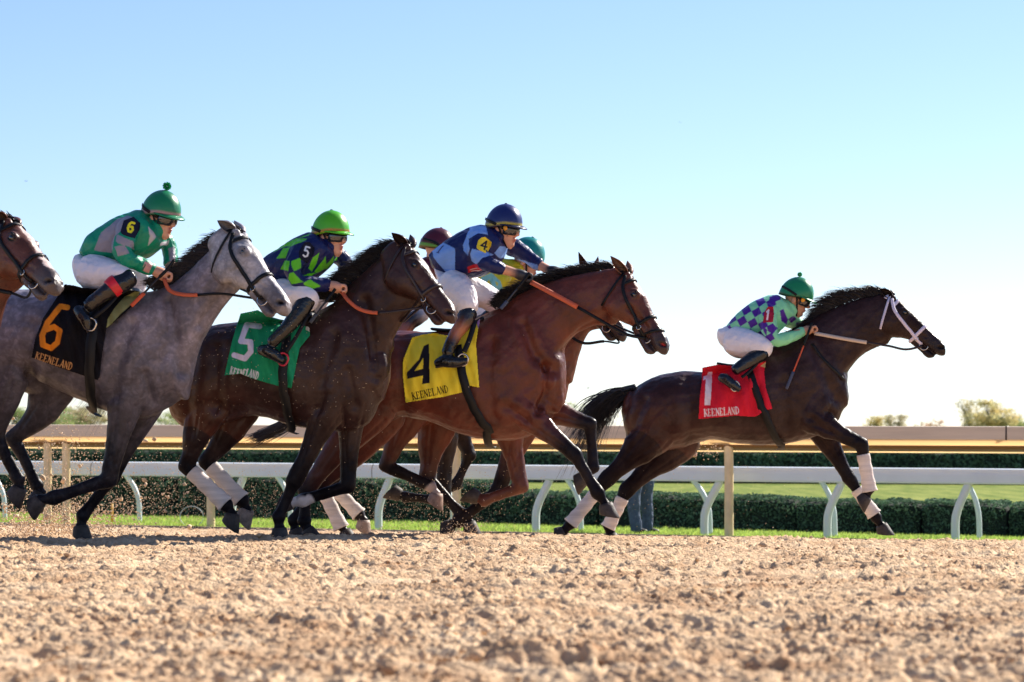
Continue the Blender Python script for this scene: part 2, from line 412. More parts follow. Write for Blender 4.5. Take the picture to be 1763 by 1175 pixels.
def head_detail(v, nrm, H, col, spec):
    """nostrils, mouth line, eyes, markings worked into the skin"""
    L = H.loc(v); x, y, z = L[:, 0], L[:, 1], L[:, 2]; ay = np.abs(y)
    near = (x > -.1) & (x < .68) & (ay < .16) & (z > -.26) & (z < .14)
    # nostril
    q = np.exp(-(((x-.572)/.026)**2+((z+.008-(x-.572)*.5)/.017)**2)**1.6)*near*(ay > .018)
    d = -.020*q
    # mouth line
    zm = -.082+(x-.5)*-.02
    ml = np.exp(-((z-zm)/.009)**2)*(x > .43)*(x < .61)*near*(ay > .01)
    d += -.011*ml
    # eye hollow
    ey = np.exp(-(((x-.178)/.024)**2+((z-.026)/.016)**2)**1.5)*near*(ay > .07)
    d += -.010*ey
    ho = np.exp(-(((x-.10)/.035)**2+((z-.045)/.022)**2))*near*(ay > .04); d += -.010*ho   # hollow above the eye
    gr = np.exp(-((z+.055-(x-.3)*.25)/.012)**2)*(x > .22)*(x < .44)*near*(ay > .02); d += -.004*gr
    v = v+nrm*(d*H.k)[:, None]
    col = col.copy()
    def mix(m, c): col[:] = col*(1-m[:, None])+np.array(c)*m[:, None]
    mix(np.clip(q*1.3, 0, 1), (.01, .006, .006))
    if 'nostril' in spec: mix(np.clip((q-.55)*2.2, 0, .9), spec['nostril'])
    mix(np.clip(ml, 0, 1)*.75, (.02, .012, .012))
    mix(np.clip(np.exp(-(((x-.178)/.040)**2+((z-.026)/.028)**2)**2)*near*(ay > .06), 0, 1)*.6, BLK)
    if 'blaze' in spec:
        bc, x0, x1, bw = spec['blaze']
        wob = fbm(x*30+9, y*30+4, 3)-.5
        m = near*(z > .02)*(x > x0)*(x < x1)*np.clip((bw*(1+1.2*wob)-np.abs(y+.004))/.004, 0, 1)
        mix(m, bc)
    return v, col
def ear(name, H, side, tip, pl, dy, cin, cout, parent, wd=.036):
    base = H.w(.012, side*.05, .06); t = pl.pt(*tip, dy); ax = (t-base); Ln = ax.length; ax.normalize()
    op = (H.y*side*.75+H.x*.65); op = (op-ax*op.dot(ax)).normalized(); sd_ = ax.cross(op).normalized()
    v, f, cc = [], [], []; n = 14; prof = [(0, .62), (.12, .86), (.28, 1), (.45, .98), (.62, .80), (.78, .52), (.9, .27), (1, .04)]
    for tt, r in prof:
        c = base+ax*Ln*tt+op*(.012*math.sin(tt*3.1)); r *= wd*H.k
        for shell, rr in ((0, 1), (1, .80)):
            A = np.linspace(R(-118), R(118), n)
            if shell: A = A[::-1]
            for a in A:
                v.append(c-op*rr*r*math.cos(a)*.72+sd_*rr*r*math.sin(a)*.95); cc.append(cin if shell else cout)
    k = 2*n
    for i in range(len(prof)-1):
        for j in range(k):
            a = i*k+j; b = i*k+(j+1) % k; f.append((a, b, b+k, a+k))
    f.append(tuple(range(k))[::-1]); f.append(tuple((len(prof)-1)*k+j for j in range(k)))
    me = mesh_np(name, np.array([tuple(p) for p in v]), f, np.array(cc)); return link(name, me, M['coat'], parent)

def fore(pl, lf, J, dy, c, bl, sc=1.0, uc=None):
    """J: shoulder, elbow, knee, fetlock, coronet, toe in photo pixels"""
    S, E, K, Ft, Cr, T = J
    L = lambda a, b, t: (a[0]+(b[0]-a[0])*t, a[1]+(b[1]-a[1])*t)
    m1 = L(E, K, .5); m2 = L(E, K, .82); c1 = L(K, Ft, .2); c2 = L(K, Ft, .55); c3 = L(K, Ft, .82); p = L(Ft, Cr, .55)
    kd = tuple(.5*a+.5*b for a, b in zip(c, bl))
    Q = [(*S, .13, dy*.78, .62), (*L(S, E, .55), .135, dy*.95, .6), (*E, .122, dy, .68), (*L(E, K, .25), .097, dy, .72), (*m1, .071, dy, .76), (*m2, .054, dy, .85), (*K, .056, dy, .85), (*c1, .040, dy, .82),
         (*c2, .035, dy, .70), (*c3, .038, dy, .72), (*Ft, .047, dy, .82), (*p, .031, dy, .95), (*Cr, .040, dy, .95)]
    Q = [(a, b, r*sc, d, t) for a, b, r, d, t in Q]
    u = uc or c
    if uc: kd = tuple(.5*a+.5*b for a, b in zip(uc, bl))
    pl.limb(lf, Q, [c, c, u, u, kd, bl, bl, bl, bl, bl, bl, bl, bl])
def hind(pl, lf, J, dy, c, bl, sc=1.0, uc=None):
    """J: hip, stifle, gaskin middle, hock, fetlock, coronet, toe"""
    Hp, St, G, Hk, Ft, Cr, T = J
    L = lambda a, b, t: (a[0]+(b[0]-a[0])*t, a[1]+(b[1]-a[1])*t)
    kd = tuple(.55*a+.45*b for a, b in zip(c, bl))
    Q = [(*Hp, .19, dy*.75, .68), (*L(Hp, St, .55), .185, dy*.9, .66), (*St, .162, dy, .60), (*L(St, G, .55), .128, dy, .62), (*G, .090, dy, .66), (*L(G, Hk, .55), .063, dy, .70), (*Hk, .064, dy, .58), (*L(Hk, Ft, .2), .047, dy, .72),
         (*L(Hk, Ft, .5), .038, dy, .72), (*L(Hk, Ft, .82), .039, dy, .76), (*Ft, .048, dy, .82), (*L(Ft, Cr, .55), .032, dy, .95), (*Cr, .041, dy, .95)]
    Q = [(a, b, r*sc, d, t) for a, b, r, d, t in Q]
    u = uc or c
    if uc: kd = tuple(.5*a+.5*b for a, b in zip(uc, bl))
    pl.limb(lf, Q, [c, c, c, u, kd, kd, bl, bl, bl, bl, bl, bl, bl])
def hoof(pl, Cr, T, dy, col, parent, sc=1.15):
    c = pl.pt(*Cr, dy); t = pl.pt(*T, dy); f = pl.fwd; up = Vector((0, 0, 1))
    d2 = (T[0]-Cr[0], T[1]-Cr[1]); L = math.hypot(*d2); a2 = (d2[0]/L, d2[1]/L)
    # axis turned so the toe lies in front of it
    an = math.atan2(a2[1], a2[0])+R(18); a2 = (math.cos(an), math.sin(an))
    ax = f*a2[0]-up*a2[1]; dn = f*a2[1]+up*a2[0]; la = pl.lat; h = .078*sc
    rings = []
    for k, (wf, wb, wl, hf, hb) in enumerate(((.040, .038, .040, -.012, -.008), (.046, .042, .047, .010, .002), (.054, .046, .053, .05, .022), (.062, .050, .058, .088, .040), (.060, .048, .056, .094, .045))):
        th = np.linspace(0, 2*math.pi, 16, endpoint=False); rr = []
        for x in th:
            cx = math.cos(x); q = (1+cx)/2
            rr.append(c+dn*(cx*(wf if cx > 0 else wb)*sc)+la*(math.sin(x)*wl*sc*(1 if cx > -.3 else .9))+ax*(hb+(hf-hb)*q)*sc)
        rings.append(rr)
    v = [tuple(p) for r in rings for p in r]; n = 16; fc = []
    for i in range(len(rings)-1):
        for j in range(n): fc.append((i*n+j, i*n+(j+1) % n, (i+1)*n+(j+1) % n, (i+1)*n+j))
    fc.append(tuple(range(n))[::-1]); fc.append(tuple((len(rings)-1)*n+j for j in range(n)))
    cc = []
    for i in range(len(rings)):
        cc += [tuple(x*(1, 1.1, .95, .85, .7)[i] for x in col)]*n
    return link('hoof', mesh_np('hoof', np.array(v), fc, np.array(cc)), M['hoof'], parent)
def bandage(pl, A, B, t0, t1, dy, parent, r=.049, flare=1.22, rat=.85):
    L = lambda t: (A[0]+(B[0]-A[0])*t, A[1]+(B[1]-A[1])*t)
    lf = Loft(); n = 9; Q = []
    for i in range(n):
        k = i/(n-1); rr = r*(1+.05*math.sin(i*2.4))*(1+(flare-1)*max(0, (k-.7)/.3)); Q.append((*L(t0+(t1-t0)*k), rr, dy, rat))
    pl.limb(lf, Q, (1, 1, 1), sub=3, n=16, dome=False)
    return link('leg_bandage', lf.raw('leg_bandage'), M['bandage'], parent)

def strands(name, roots, dirs, length, n, mat_, parent, grav=.6, wid=.0045, spread=.3, curl=.04, flow=None, seed=1):
    """roots/dirs: lists of (point, direction); hair locks as thin tapered blades"""
    rg = np.random.default_rng(seed); V, Fc = [], []; m = len(roots)
    for i in range(n):
        t = rg.uniform(0, m-1.001); a = int(t); u = t-a
        p = roots[a]*(1-u)+roots[a+1]*u; d = (dirs[a]*(1-u)+dirs[a+1]*u).normalized()
        d = (d+Vector(rg.normal(0, spread, 3))*1.0).normalized(); Ln = length[a]*(1-u)+length[a+1]*u; Ln *= rg.uniform(.45, 1.1)
        p = p+Vector(rg.normal(0, .009, 3)); b = len(V); K = 6; side = Vector(rg.normal(0, 1, 3)).cross(d).normalized(); ph = rg.uniform(0, 6.28); w0 = wid*rg.uniform(.6, 1.5)
        for k in range(K+1):
            q = k/K; ww = w0*(1-q)**.7+.0004
            e = side.cross(d).normalized()
            V += [tuple(p-side*ww), tuple(p+side*ww), tuple(p+e*ww)]
            dd = d+Vector((0, 0, -grav*q))+side*math.sin(ph+q*4)*curl*6*q
            if flow is not None: dd = dd+flow*q
            p = p+dd.normalized()*Ln/K
        for k in range(K):
            for j in range(3):
                x = b+k*3+j; y = b+k*3+(j+1) % 3; Fc.append((x, y, y+3, x+3))
    me = mesh_np(name, np.array(V), np.array(Fc)); return link(name, me, mat_, parent)

class Horse:
    def __init__(s, S):
        s.S = S; pl = s.pl = Plane(S['x0'], S['D'], R(S.get('yaw', 10)))
        c = S['col']; bl = S.get('leg', BLK); hc = S.get('headcol', c); mz = S.get('muz', tuple(.4*a+.6*b for a, b in zip(hc, BLK)))
        o = pl.pt(*S['ground']); s.root = empty(S.get('name', 'race_horse'), o, S['label'], 'horse', 'horses racing on the dirt track')
        lf = Loft(); pl.secs(lf, S['torso'], c, ex=2.15, sub=3, n=26, dome=True)
        pl.secs(lf, S['neck'], [c]+[c]*(len(S['neck'])-2)+[hc], ex=2.2, sub=4, n=20)
        H = s.H = Head(pl, S['poll'], S['muzzle'], S['neck'][-1][5] if len(S['neck'][-1]) > 5 else 0, S.get('mdy', 0), S.get('roll', 0))
        head_loft(lf, H, hc, mz)
        for J in S['fore']: fore(pl, lf, J['j'], J['dy'], c, J.get('bl', bl), J.get('sc', 1), S.get('uc'))
        for J in S['hind']: hind(pl, lf, J['j'], J['dy'], c, J.get('bl', bl), J.get('sc', 1), S.get('uc'))
        for (x, y, dy, rx, ry, rz, an) in S.get('muscle', []):
            ca, sa = math.cos(R(an)), math.sin(R(an)); ax = pl.fwd*ca-Vector((0, 0, 1))*sa; az = pl.fwd*sa+Vector((0, 0, 1))*ca
            lf.ellipsoid(pl.pt(x, y, dy), ax*rx, pl.lat*ry, az*rz, c)
        me = lf.fuse('body', S.get('vox', .0078), smooth=S.get('sm', 5))
        v = get_v(me); col = lf.ring_cols(v); nr = get_n(me)
        # sculpted grooves and ridges, the same on both sides
        px, py = proj(v)
        dd = np.zeros(len(v))
        for pts, wd, dep in S.get('groove', []):
            best = np.full(len(v), 1e9)
            for (xa, ya), (xb, yb) in zip(pts[:-1], pts[1:]):
                dx, dy = xb-xa, yb-ya; t = np.clip(((px-xa)*dx+(py-ya)*dy)/(dx*dx+dy*dy+1e-9), 0, 1)
                best = np.minimum(best, np.hypot(px-xa-t*dx, py-ya-t*dy))
            dd -= 1.75*dep*(np.exp(-(best/wd)**2)-.35*np.exp(-((best-2*wd)/wd)**2))
        for J in S['fore']+S['hind']:
            j = J['j']; a, b = (j[1], j[2]) if len(j) == 6 else (j[1], j[3]); ux, uy = b[0]-a[0], b[1]-a[1]; L_ = math.hypot(ux, uy); nx, ny = -uy/L_, ux/L_
            for (t0, t1, o0, o1, wd, dep) in ((.05, .8, .10, .02, 3.2, .009), (.0, .7, -.16, -.05, 3.0, .006)):
                x0, y0, x1, y1 = a[0]+ux*t0+nx*L_*o0, a[1]+uy*t0+ny*L_*o0, a[0]+ux*t1+nx*L_*o1, a[1]+uy*t1+ny*L_*o1
                dx, dy = x1-x0, y1-y0; t = np.clip(((px-x0)*dx+(py-y0)*dy)/(dx*dx+dy*dy), 0, 1); q = np.hypot(px-x0-t*dx, py-y0-t*dy); dd -= dep*np.exp(-(q/wd)**2)*(1-t*.5)
        dd += .007*noise3(v, 8, 3)+.0035*noise3(v, 22, 8)+.0012*noise3(v, 55, 18)
        # keep legs and head crisp
        v = v+nr*dd[:, None]
        v, col = head_detail(v, nr, H, col, S)
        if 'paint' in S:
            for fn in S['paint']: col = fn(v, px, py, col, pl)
        if 'socks' in S:
            for (a, b, rad, cc, dy) in S['socks']:
                q = np.linalg.norm(v-np.array(pl.pt(a, b, dy)), axis=1)/(rad/pl.s); m = np.clip((1-q)*6, 0, 1)[:, None]; col = col*(1-m)+np.array(cc)*m
        set_v(me, v); set_cols(me, col)
        s.body = link('body', me, M[S.get('mat', 'coat')], s.root)
        s.bvh = BVHTree.FromPolygons([tuple(x) for x in v.tolist()], [tuple(p.vertices) for p in me.polygons])
        for J in S['fore']+S['hind']:
            hoof(pl, J['j'][-2], J['j'][-1], J['dy'], J.get('hc', (.05, .04, .036)), s.root)
            if 'band' in J: bandage(pl, J['j'][-4], J['j'][-3], J['band'][0], J['band'][1], J['dy'], s.root, r=J['band'][2] if len(J['band']) > 2 else .046)
        ec = S.get('earcol', hc)
        for sd_, tip, dy in S['ears']: ear('ear', H, sd_, tip, pl, dy, tuple(x*.35 for x in ec), ec, s.root)
        for sd_ in (-1, 1):
            le = Loft(); le.ellipsoid(H.w(.178, sd_*.083, .024), H.x*.021*H.k, H.y*.019*H.k, H.z*.017*H.k)
            link('eye', le.raw('eye'), M['eye'], s.root)
            tube([H.w(.178+math.cos(a)*.025, sd_*(.099-.012*abs(math.cos(a))), .022-math.sin(a)*.015) for a in np.linspace(.1, 3.0, 7)], .005*H.k, 6, M['black'], 'eyelid', s.root)
            tube([H.w(.178+math.cos(a)*.025, sd_*(.098-.012*abs(math.cos(a))), .028+math.sin(a)*.017) for a in np.linspace(.1, 3.0, 7)], .007*H.k, 6, M['black'], 'eyelid', s.root)
        s.mane(); s.tail()
        if S.get('bridle', True): s.bridle()
    def mane(s):
        S, pl = s.S, s.pl
        if 'mane' not in S: return
        mn = S['mane']; roots = [pl.pt(a, b, dy) for a, b, dy, *_ in mn]; dirs = [(pl.fwd*q[3]+Vector((0, 0, 1))*q[4]+pl.lat*q[5]).normalized() for q in mn]
        ln = [q[6]*.9 for q in mn]
        strands('mane', roots, dirs, ln, int(S.get('nmane', 700)*2.4), M[S.get('hair', 'hair')], s.root, grav=.9, spread=.10, curl=.022, wid=.0034, seed=int(S['D']*10))
        # forelock
        H = s.H; roots = [H.w(0, y, .075) for y in (-.03, 0, .03)]
        strands('forelock', roots, [(pl.fwd*-.75+Vector((0, 0, .35)))]*3, [.07, .09, .07], 110, M[S.get('hair', 'hair')], s.root, grav=.7, spread=.25, seed=5)
    def tail(s):
        S, pl = s.S, s.pl
        if 'tail' not in S: return
        path = smooth_path([pl.pt(*p) for p in S['tail']], 5); rg = np.random.default_rng(int(S['D']*7)); V, Fc = [], []
        n = int(S.get('ntail', 260)*1.6); sp = S.get('tailw', .09)
        tot = len(path)-1
        for i in range(n):
            t0 = rg.uniform(0, .30); t1 = rg.uniform(.55, 1.0); off = Vector(rg.normal(0, 1, 3))*sp; off.y *= .6; off.z = -abs(off.z)*1.3+.2*sp; dr = rg.uniform(0, S.get('droop', .12)); b = len(V); K = 12; w0 = rg.uniform(.0022, .0055)
            wv = rg.uniform(0, 6.28)
            for k in range(K+1):
                q = k/K; t = (t0+(t1-t0)*q)*tot; a = min(int(t), tot-1); u = t-a; p = path[a]*(1-u)+path[a+1]*u
                fan = (t/tot)**1.1
                p = p+off*(.18+fan*.8)+Vector((0, 0, -dr*fan*q))+Vector((0, 0, .012))*math.sin(wv+q*5)
                ww = w0*(1-q)**.6+.0005
                V += [tuple(p+Vector((0, 0, ww))), tuple(p-Vector((0, 0, ww))), tuple(p+Vector((0, -ww, 0)))]
            for k in range(K):
                for j in range(3):
                    x = b+k*3+j; y = b+k*3+(j+1) % 3; Fc.append((x, y, y+3, x+3))
        link('tail', mesh_np('tail', np.array(V), np.array(Fc)), M[S.get('tailhair', 'hair')], s.root)
        tube(path[:7], .03, 8, s.body.data.materials[0] if False else M['hair'], 'tail_dock', s.root, rs=[.034-.004*i for i in range(7)])
    # points on the head surface
    def side(s, x, z, sd_, off=.009):
        H = s.H; o = H.w(x, sd_*.4, z); d = -H.y*sd_; h = s.bvh.ray_cast(o, d)
        if h[0] is None or (h[0]-o).length > .42*H.k*1.0: return H.w(x, sd_*.06, z), H.y*sd_
        return h[0]+h[1]*off, h[1]
    def loop(s, x0, z0, slant, a0, a1, n=24, off=.008):
        """strap round the head in a plane through x0, leaning by slant; angle 0 = forehead, 90 = near side"""
        H = s.H; out, nn = [], []
        for a in np.linspace(R(a0), R(a1), n):
            d = (H.z*math.cos(a)-H.y*math.sin(a)+H.x*slant*math.cos(a)).normalized(); c = H.w(x0, 0, z0)
            h = s.bvh.ray_cast(c+d*.35, -d)
            if h[0] is None: continue
            out.append(h[0]+h[1]*off); nn.append(h[1])
        return out, nn
    def strap(s, name, pn, wd, mat_, parent, closed=False):
        pts, nn = pn
        if len(pts) < 3: return
        sm = [pts[0]]+[(pts[i-1]+pts[i]*2+pts[i+1])/4 for i in range(1, len(pts)-1)]+[pts[-1]]
        tube(sm, wd, 6, mat_, name, parent, flat=.3, nrm=nn, closed=closed)
    def bridle(s):
        S, H = s.S, s.H; m = M[S.get('bm', 'black')]; m2 = M[S.get('bm2', S.get('bm', 'black'))]
        b = bpy.data.objects.new('bridle', None); COL.objects.link(b); b.parent = s.root; b.matrix_parent_inverse = s.root.matrix_world.inverted()
        wd = .0125*H.k*S.get('bw', 1)
        bx, bz = .455, -.088
        for sd_ in (-1, 1):
            cx_ = (.03, .055, .10, .16, .24, .32, .39, .44); cz_ = (.05, .02, -.015, -.035, -.05, -.066, -.078, -.085); pn = [s.side(x, float(np.interp(x, cx_, cz_)), sd_, .011) for x in np.linspace(.03, .44, 26)]
            s.strap('cheek_strap', ([p for p, _ in pn], [n for _, n in pn]), wd, m2, b)
            c, n = s.side(bx, bz, sd_, .012)
            rr = .034*H.k; tube([c+H.x*rr*math.cos(a)+H.z*rr*math.sin(a) for a in np.linspace(0, 6.283, 22, endpoint=False)], .0042*H.k, 6, M['metal'], 'bit_ring', b, closed=True)
            q, _ = s.side(.375, -.075, sd_, .009); tube([q+H.x*.013*math.cos(a)+H.z*.016*math.sin(a) for a in np.linspace(0, 6.283, 10, endpoint=False)], .0035, 5, M['metal'], 'buckle', b, closed=True)
            if sd_ == -1: s.bit = c
            else: s.bit2 = c
        s.strap('brow_band', s.loop(.075, -.02, .05, -72, 72), wd*1.05, m2, b)
        s.strap('head_strap', s.loop(-.01, 0, .0, -75, 75), wd, m, b)
        for sd_ in (-1, 1):
            pn = [s.side(x, z, sd_) for x, z in ((.012, .05), (.028, .0), (.05, -.055), (.074, -.11), (.095, -.16), (.108, -.195))]
            s.strap('throat_strap', ([p for p, _ in pn], [n for _, n in pn]), wd*.75, m2, b)
        s.strap('nose_band', s.loop(.36, -.03, .12, 0, 352, n=34), wd*1.1, m, b)
        if S.get('fig8'): s.strap('flash_strap', s.loop(.45, -.03, .45, 0, 352, n=34), wd*.8, m2, b)
    def rein(s, pts, grip, split, gm='orange', m='black', far=True, w0=.011, start=None):
        """pts: pixel path bit -> hand with sideways offsets; the last part from index split is a rubber grip"""
        pl = s.pl; p = [start or s.bit]+[pl.pt(*q) for q in pts]; p = smooth_path(p, 6); k = split*6
        r = bpy.data.objects.new('rein', None); COL.objects.link(r); r.parent = s.root; r.matrix_parent_inverse = s.root.matrix_world.inverted()
        tube(p[:k+1], w0*.8, 6, M[m], 'rein_strap', r, flat=.4)
        tube(p[k:], w0*1.25, 6, M[gm], 'rein_grip', r, flat=.4)
    def hit(s, x, y, off):
        h = s.bvh.ray_cast(CAM, ray(x, y).normalized())
        if h[0] is None: return None
        return h[0]+h[1]*off, h[1]
    def girth(s, path, wd=.030, off=.016, name='girth'):
        pts, nn = [], []
        for i in range(len(path)-1):
            for j in range(5):
                t = j/5; x = path[i][0]*(1-t)+path[i+1][0]*t; y = path[i][1]*(1-t)+path[i+1][1]*t; h = s.hit(x, y, off)
                if h: pts.append(h[0]); nn.append(h[1])
        # go on under the belly and up the far side
        last = pts[-1]; k = s.pl.lat; c = s.pl.pt(*path[-1], 0); d0 = (last-c).dot(k)
        for t in np.linspace(-.8, .3, 9):
            q = last+k*(-d0)*(t+1) if False else Vector(c)+k*(d0*-t)
            h = s.bvh.ray_cast(q+Vector((0, 0, -.5)), Vector((0, 0, 1)))
            if h[0] is not None and abs(h[0].z-last.z) < .09: pts.append(h[0]+h[1]*off); nn.append(h[1])
        tube(pts, wd, 6, M['black'], name, s.root, flat=.09, nrm=nn)
def tr(pts, dx, dy, k, ox, oy):
    return [tuple([(q[0]-ox)*k+ox+dx, (q[1]-oy)*k+oy+dy]+list(q[2:])) for q in pts]
# ---------------------------------------------------------------- jockeys
SKIN = C('#d49c82'); LIP = C('#b06458')
def finger_hand(pl, lf, at, fw, dn, sc=1.0, col=SKIN, lat_dir=-1):
    """fist round a rein: palm, four curled fingers of unequal length and a thumb; at = knuckle centre, fw = forearm direction, dn = curl side"""
    fw = fw.normalized(); dn = (dn-fw*dn.dot(fw)).normalized(); sd_ = fw.cross(dn).normalized()
    o = at
    lf.add_rings([o-fw*.085*sc, o-fw*.05*sc, o-fw*.02*sc, o+fw*.005*sc], [dn*.026*sc, dn*.033*sc, dn*.036*sc, dn*.03*sc], [sd_*.022*sc, sd_*.038*sc, sd_*.044*sc, sd_*.042*sc], [col]*4, n=12, sub=2)
    for i, (y, l) in enumerate(((-.033, .95), (-.011, 1.05), (.011, 1.0), (.031, .8))):
        b = o+sd_*y*sc+fw*.004*sc-dn*.012*sc; a1 = b+(fw*.030-dn*.002)*l*sc; a2 = a1+(fw*.010+dn*.028)*l*sc; a3 = a2+(-fw*.022+dn*.012)*l*sc
        pts = [b, a1, a2, a3]; rr = [.0115, .0108, .010, .0088]
        U, V = [], []
        for k, p in enumerate(pts):
            t = (pts[min(k+1, 3)]-pts[max(k-1, 0)]).normalized(); V.append(sd_*rr[k]*sc); U.append(sd_.cross(t).normalized()*rr[k]*sc)
        lf.add_rings(pts, U, V, [col]*4, n=8, sub=3)
    b = o-fw*.05*sc+sd_*lat_dir*-.036*sc; pts = [b, b+(fw*.03+dn*.012)*sc+sd_*lat_dir*-.012*sc, b+(fw*.055+dn*.02)*sc+sd_*lat_dir*-.004*sc]; rr = [.014, .0125, .010]
    lf.add_rings(pts, [dn*r*sc for r in rr], [sd_*r*sc for r in rr], [col]*3, n=8, sub=3)

class Jockey:
    def __init__(s, S):
        s.S = S; pl = s.pl = Plane(S['x0'], S['D'], R(S.get('yaw', 10))); dyc = 0
        s.root = empty('person', pl.pt(*S['seat']), S['label'], 'jockey', 'jockeys crouching on the race horses')
        hx, hy = S['head']; pit, yw, rl = R(S.get('pitch', 12)), R(S.get('hyaw', 20)), R(S.get('hroll', 0))
        f0 = pl.fwd*math.cos(yw)-pl.lat*math.sin(yw); up = Vector((0, 0, 1))
        y = pl.lat*math.cos(yw)+pl.fwd*math.sin(yw); x = f0*math.cos(pit)-up*math.sin(pit); z = up*math.cos(pit)+f0*math.sin(pit)
        s.x, s.y, s.z = x, y, z; s.o = pl.pt(hx, hy, S.get('hdy', 0)); s.k = S.get('hk', 1.0)
        sk = S.get('skin', SKIN)
        lf = Loft()
        prof = [(-.118, .058, .018, .018), (-.104, .046, .040, .034), (-.080, .030, .060, .048), (-.045, .018, .074, .060), (-.01, .004, .088, .070), (.04, .0, .094, .075), (.085, -.004, .092, .074), (.12, -.006, .072, .060)]
        lf.add_rings([s.w(c, 0, h) for h, c, a, b in prof], [x*a*s.k for h, c, a, b in prof], [y*b*s.k for h, c, a, b in prof], [sk]*len(prof), n=20, sub=3)
        E = lambda cx, cy, cz, rx, ry, rz, c=sk: lf.ellipsoid(s.w(cx, cy, cz), x*rx*s.k, y*ry*s.k, z*rz*s.k, c)
        lf.add_rings([s.w(.086, 0, .020), s.w(.101, 0, -.004), s.w(.115, 0, -.022), s.w(.108, 0, -.032)], [x*r*s.k for r in (.012, .014, .014, .012)], [y*r*s.k for r in (.010, .013, .018, .015)], [sk]*4, n=10, sub=2)
        E(.090, 0, -.055, .014, .022, .007, LIP); E(.086, 0, -.067, .013, .020, .0075, LIP); E(.074, 0, -.096, .020, .022, .018); E(.088, 0, .040, .014, .05, .010)
        for sg in (-1, 1):
            E(.066, sg*.042, -.022, .022, .02, .02); E(-.004, sg*.078, -.010, .020, .010, .030); E(-.002, sg*.080, -.024, .012, .010, .016)
        # neck and the trunk and limbs under the clothes
        T = S['torso']; nk = T[-1]; nc = pl.pt((nk[0]+nk[2])/2, (nk[1]+nk[3])/2, nk[5] if len(nk) > 5 else 0)
        a, b = s.w(-.01, 0, -.05), nc; lf.add_rings([a, (a+b)/2, b], [x*.060, x*.058, x*.066], [y*.056, y*.056, y*.066], [sk]*3, n=14, sub=3)
        inner = [tuple([q[0]*.86+q[2]*.14, q[1]*.86+q[3]*.14, q[2]*.86+q[0]*.14, q[3]*.86+q[1]*.14, q[4]*.86]+list(q[5:])) for q in T]
        pl.secs(lf, inner, sk, ex=2.2, sub=2, n=14)
        for key in ('arm', 'farm'):
            if key in S:
                A = S[key]; pl.limb(lf, [(q[0], q[1], q[2]*.78 if i < len(A)-1 else q[2]*.9, q[3]) for i, q in enumerate(A)], sk, sub=3, n=12)
        for key in ('leg', 'fleg'):
            if key in S: pl.limb(lf, [(q[0], q[1], q[2]*.8, q[3]) for q in S[key]], sk, sub=3, n=12)
        for key, arm in (('hand', 'arm'), ('fhand', 'farm')):
            if key in S:
                h = S[key]; A = S[arm][-1]; at = pl.pt(h[0], h[1], h[2]); fr = pl.pt(A[0], A[1], A[3]); fw = at-fr
                finger_hand(pl, lf, at, fw, Vector((0, 0, -1))+pl.fwd*.3, h[3] if len(h) > 3 else 1.0, col=S.get('glove', sk) if key == 'hand' else S.get('fglove', S.get('glove', sk)))
        me = lf.fuse('body', .0050, smooth=2); v = get_v(me); col = lf.ring_cols(v); set_cols(me, col)
        link('body', me, M['skin'], s.root); bb = BVHTree.FromPolygons([tuple(q) for q in v.tolist()], [tuple(p.vertices) for p in me.polygons])
        # hair under the helmet rim
        # jacket
        lf = Loft(); pl.secs(lf, T, (1, 1, 1), ex=2.25, sub=4, n=24)
        for key in ('arm', 'farm'):
            if key in S: pl.limb(lf, S[key][:S.get(key+'n', 99)], (1, 1, 1), sub=4, n=14)
        me = lf.fuse('jacket', .0055, smooth=3); v = get_v(me); nr = get_n(me); px, py = proj(v)
        cv = S['cv']; col = cv.sample(px, py)*.78
        v = v+nr*(.011*noise3(v, 12, 4)+.005*noise3(v, 30, 6))[:, None]
        set_v(me, v); set_cols(me, col); s.jacket = link('jacket', me, M['silk'], s.root)
        s.bvh = BVHTree.FromPolygons([tuple(q) for q in v.tolist()], [tuple(p.vertices) for p in me.polygons])
        if 'patch' in S:
            poly, pc = S['patch']; drape('arm_number', s.bvh, poly, pc, M['cloth'], s.root, off=.004, step=.5, fold=.0012, thick=.002)
        # breeches
        if 'leg' in S and S.get('breeches', True):
            lf = Loft()
            if 'seatsec' in S: pl.secs(lf, S['seatsec'], (1, 1, 1), ex=2.1, sub=3, n=20)
            for key in ('leg', 'fleg'):
                if key in S: pl.limb(lf, S[key][:S.get(key+'n', 99)], (1, 1, 1), sub=4, n=16)
            me = lf.fuse('breeches', .007, smooth=3); v = get_v(me); v = v+get_n(me)*(.008*noise3(v, 11, 2)+.004*noise3(v, 30, 6))[:, None]; set_v(me, v); link('breeches', me, M['breeches'], s.root)
        for key in ('boot', 'fboot'):
            if key in S:
                B = S[key]; lf = Loft(); pl.limb(lf, B['shin'], B['col'], sub=4, n=16)
                ft = B['foot']; pl.limb(lf, ft, [B['col'][-1]]*len(ft), sub=4, n=14)
                me = lf.fuse('boot', .006, smooth=3); v = get_v(me); col = lf.ring_cols(v)
                v = v+get_n(me)*(.004*noise3(v, 22, 9))[:, None]
                set_v(me, v); set_cols(me, col); o = link('boot', me, M['boot'], s.root)
                # sole
                sp = smooth_path([pl.pt(q[0], q[1]+q[2]*pl.s*.82, q[3]) for q in ft], 4); tube(sp, .030, 8, M['brownl'], 'boot_sole', s.root, flat=.25, nrm=[Vector((0, 0, 1))]*len(sp))
        s.helmet()
    def w(s, x, y, z): return s.o+(s.x*x+s.y*y+s.z*z)*s.k
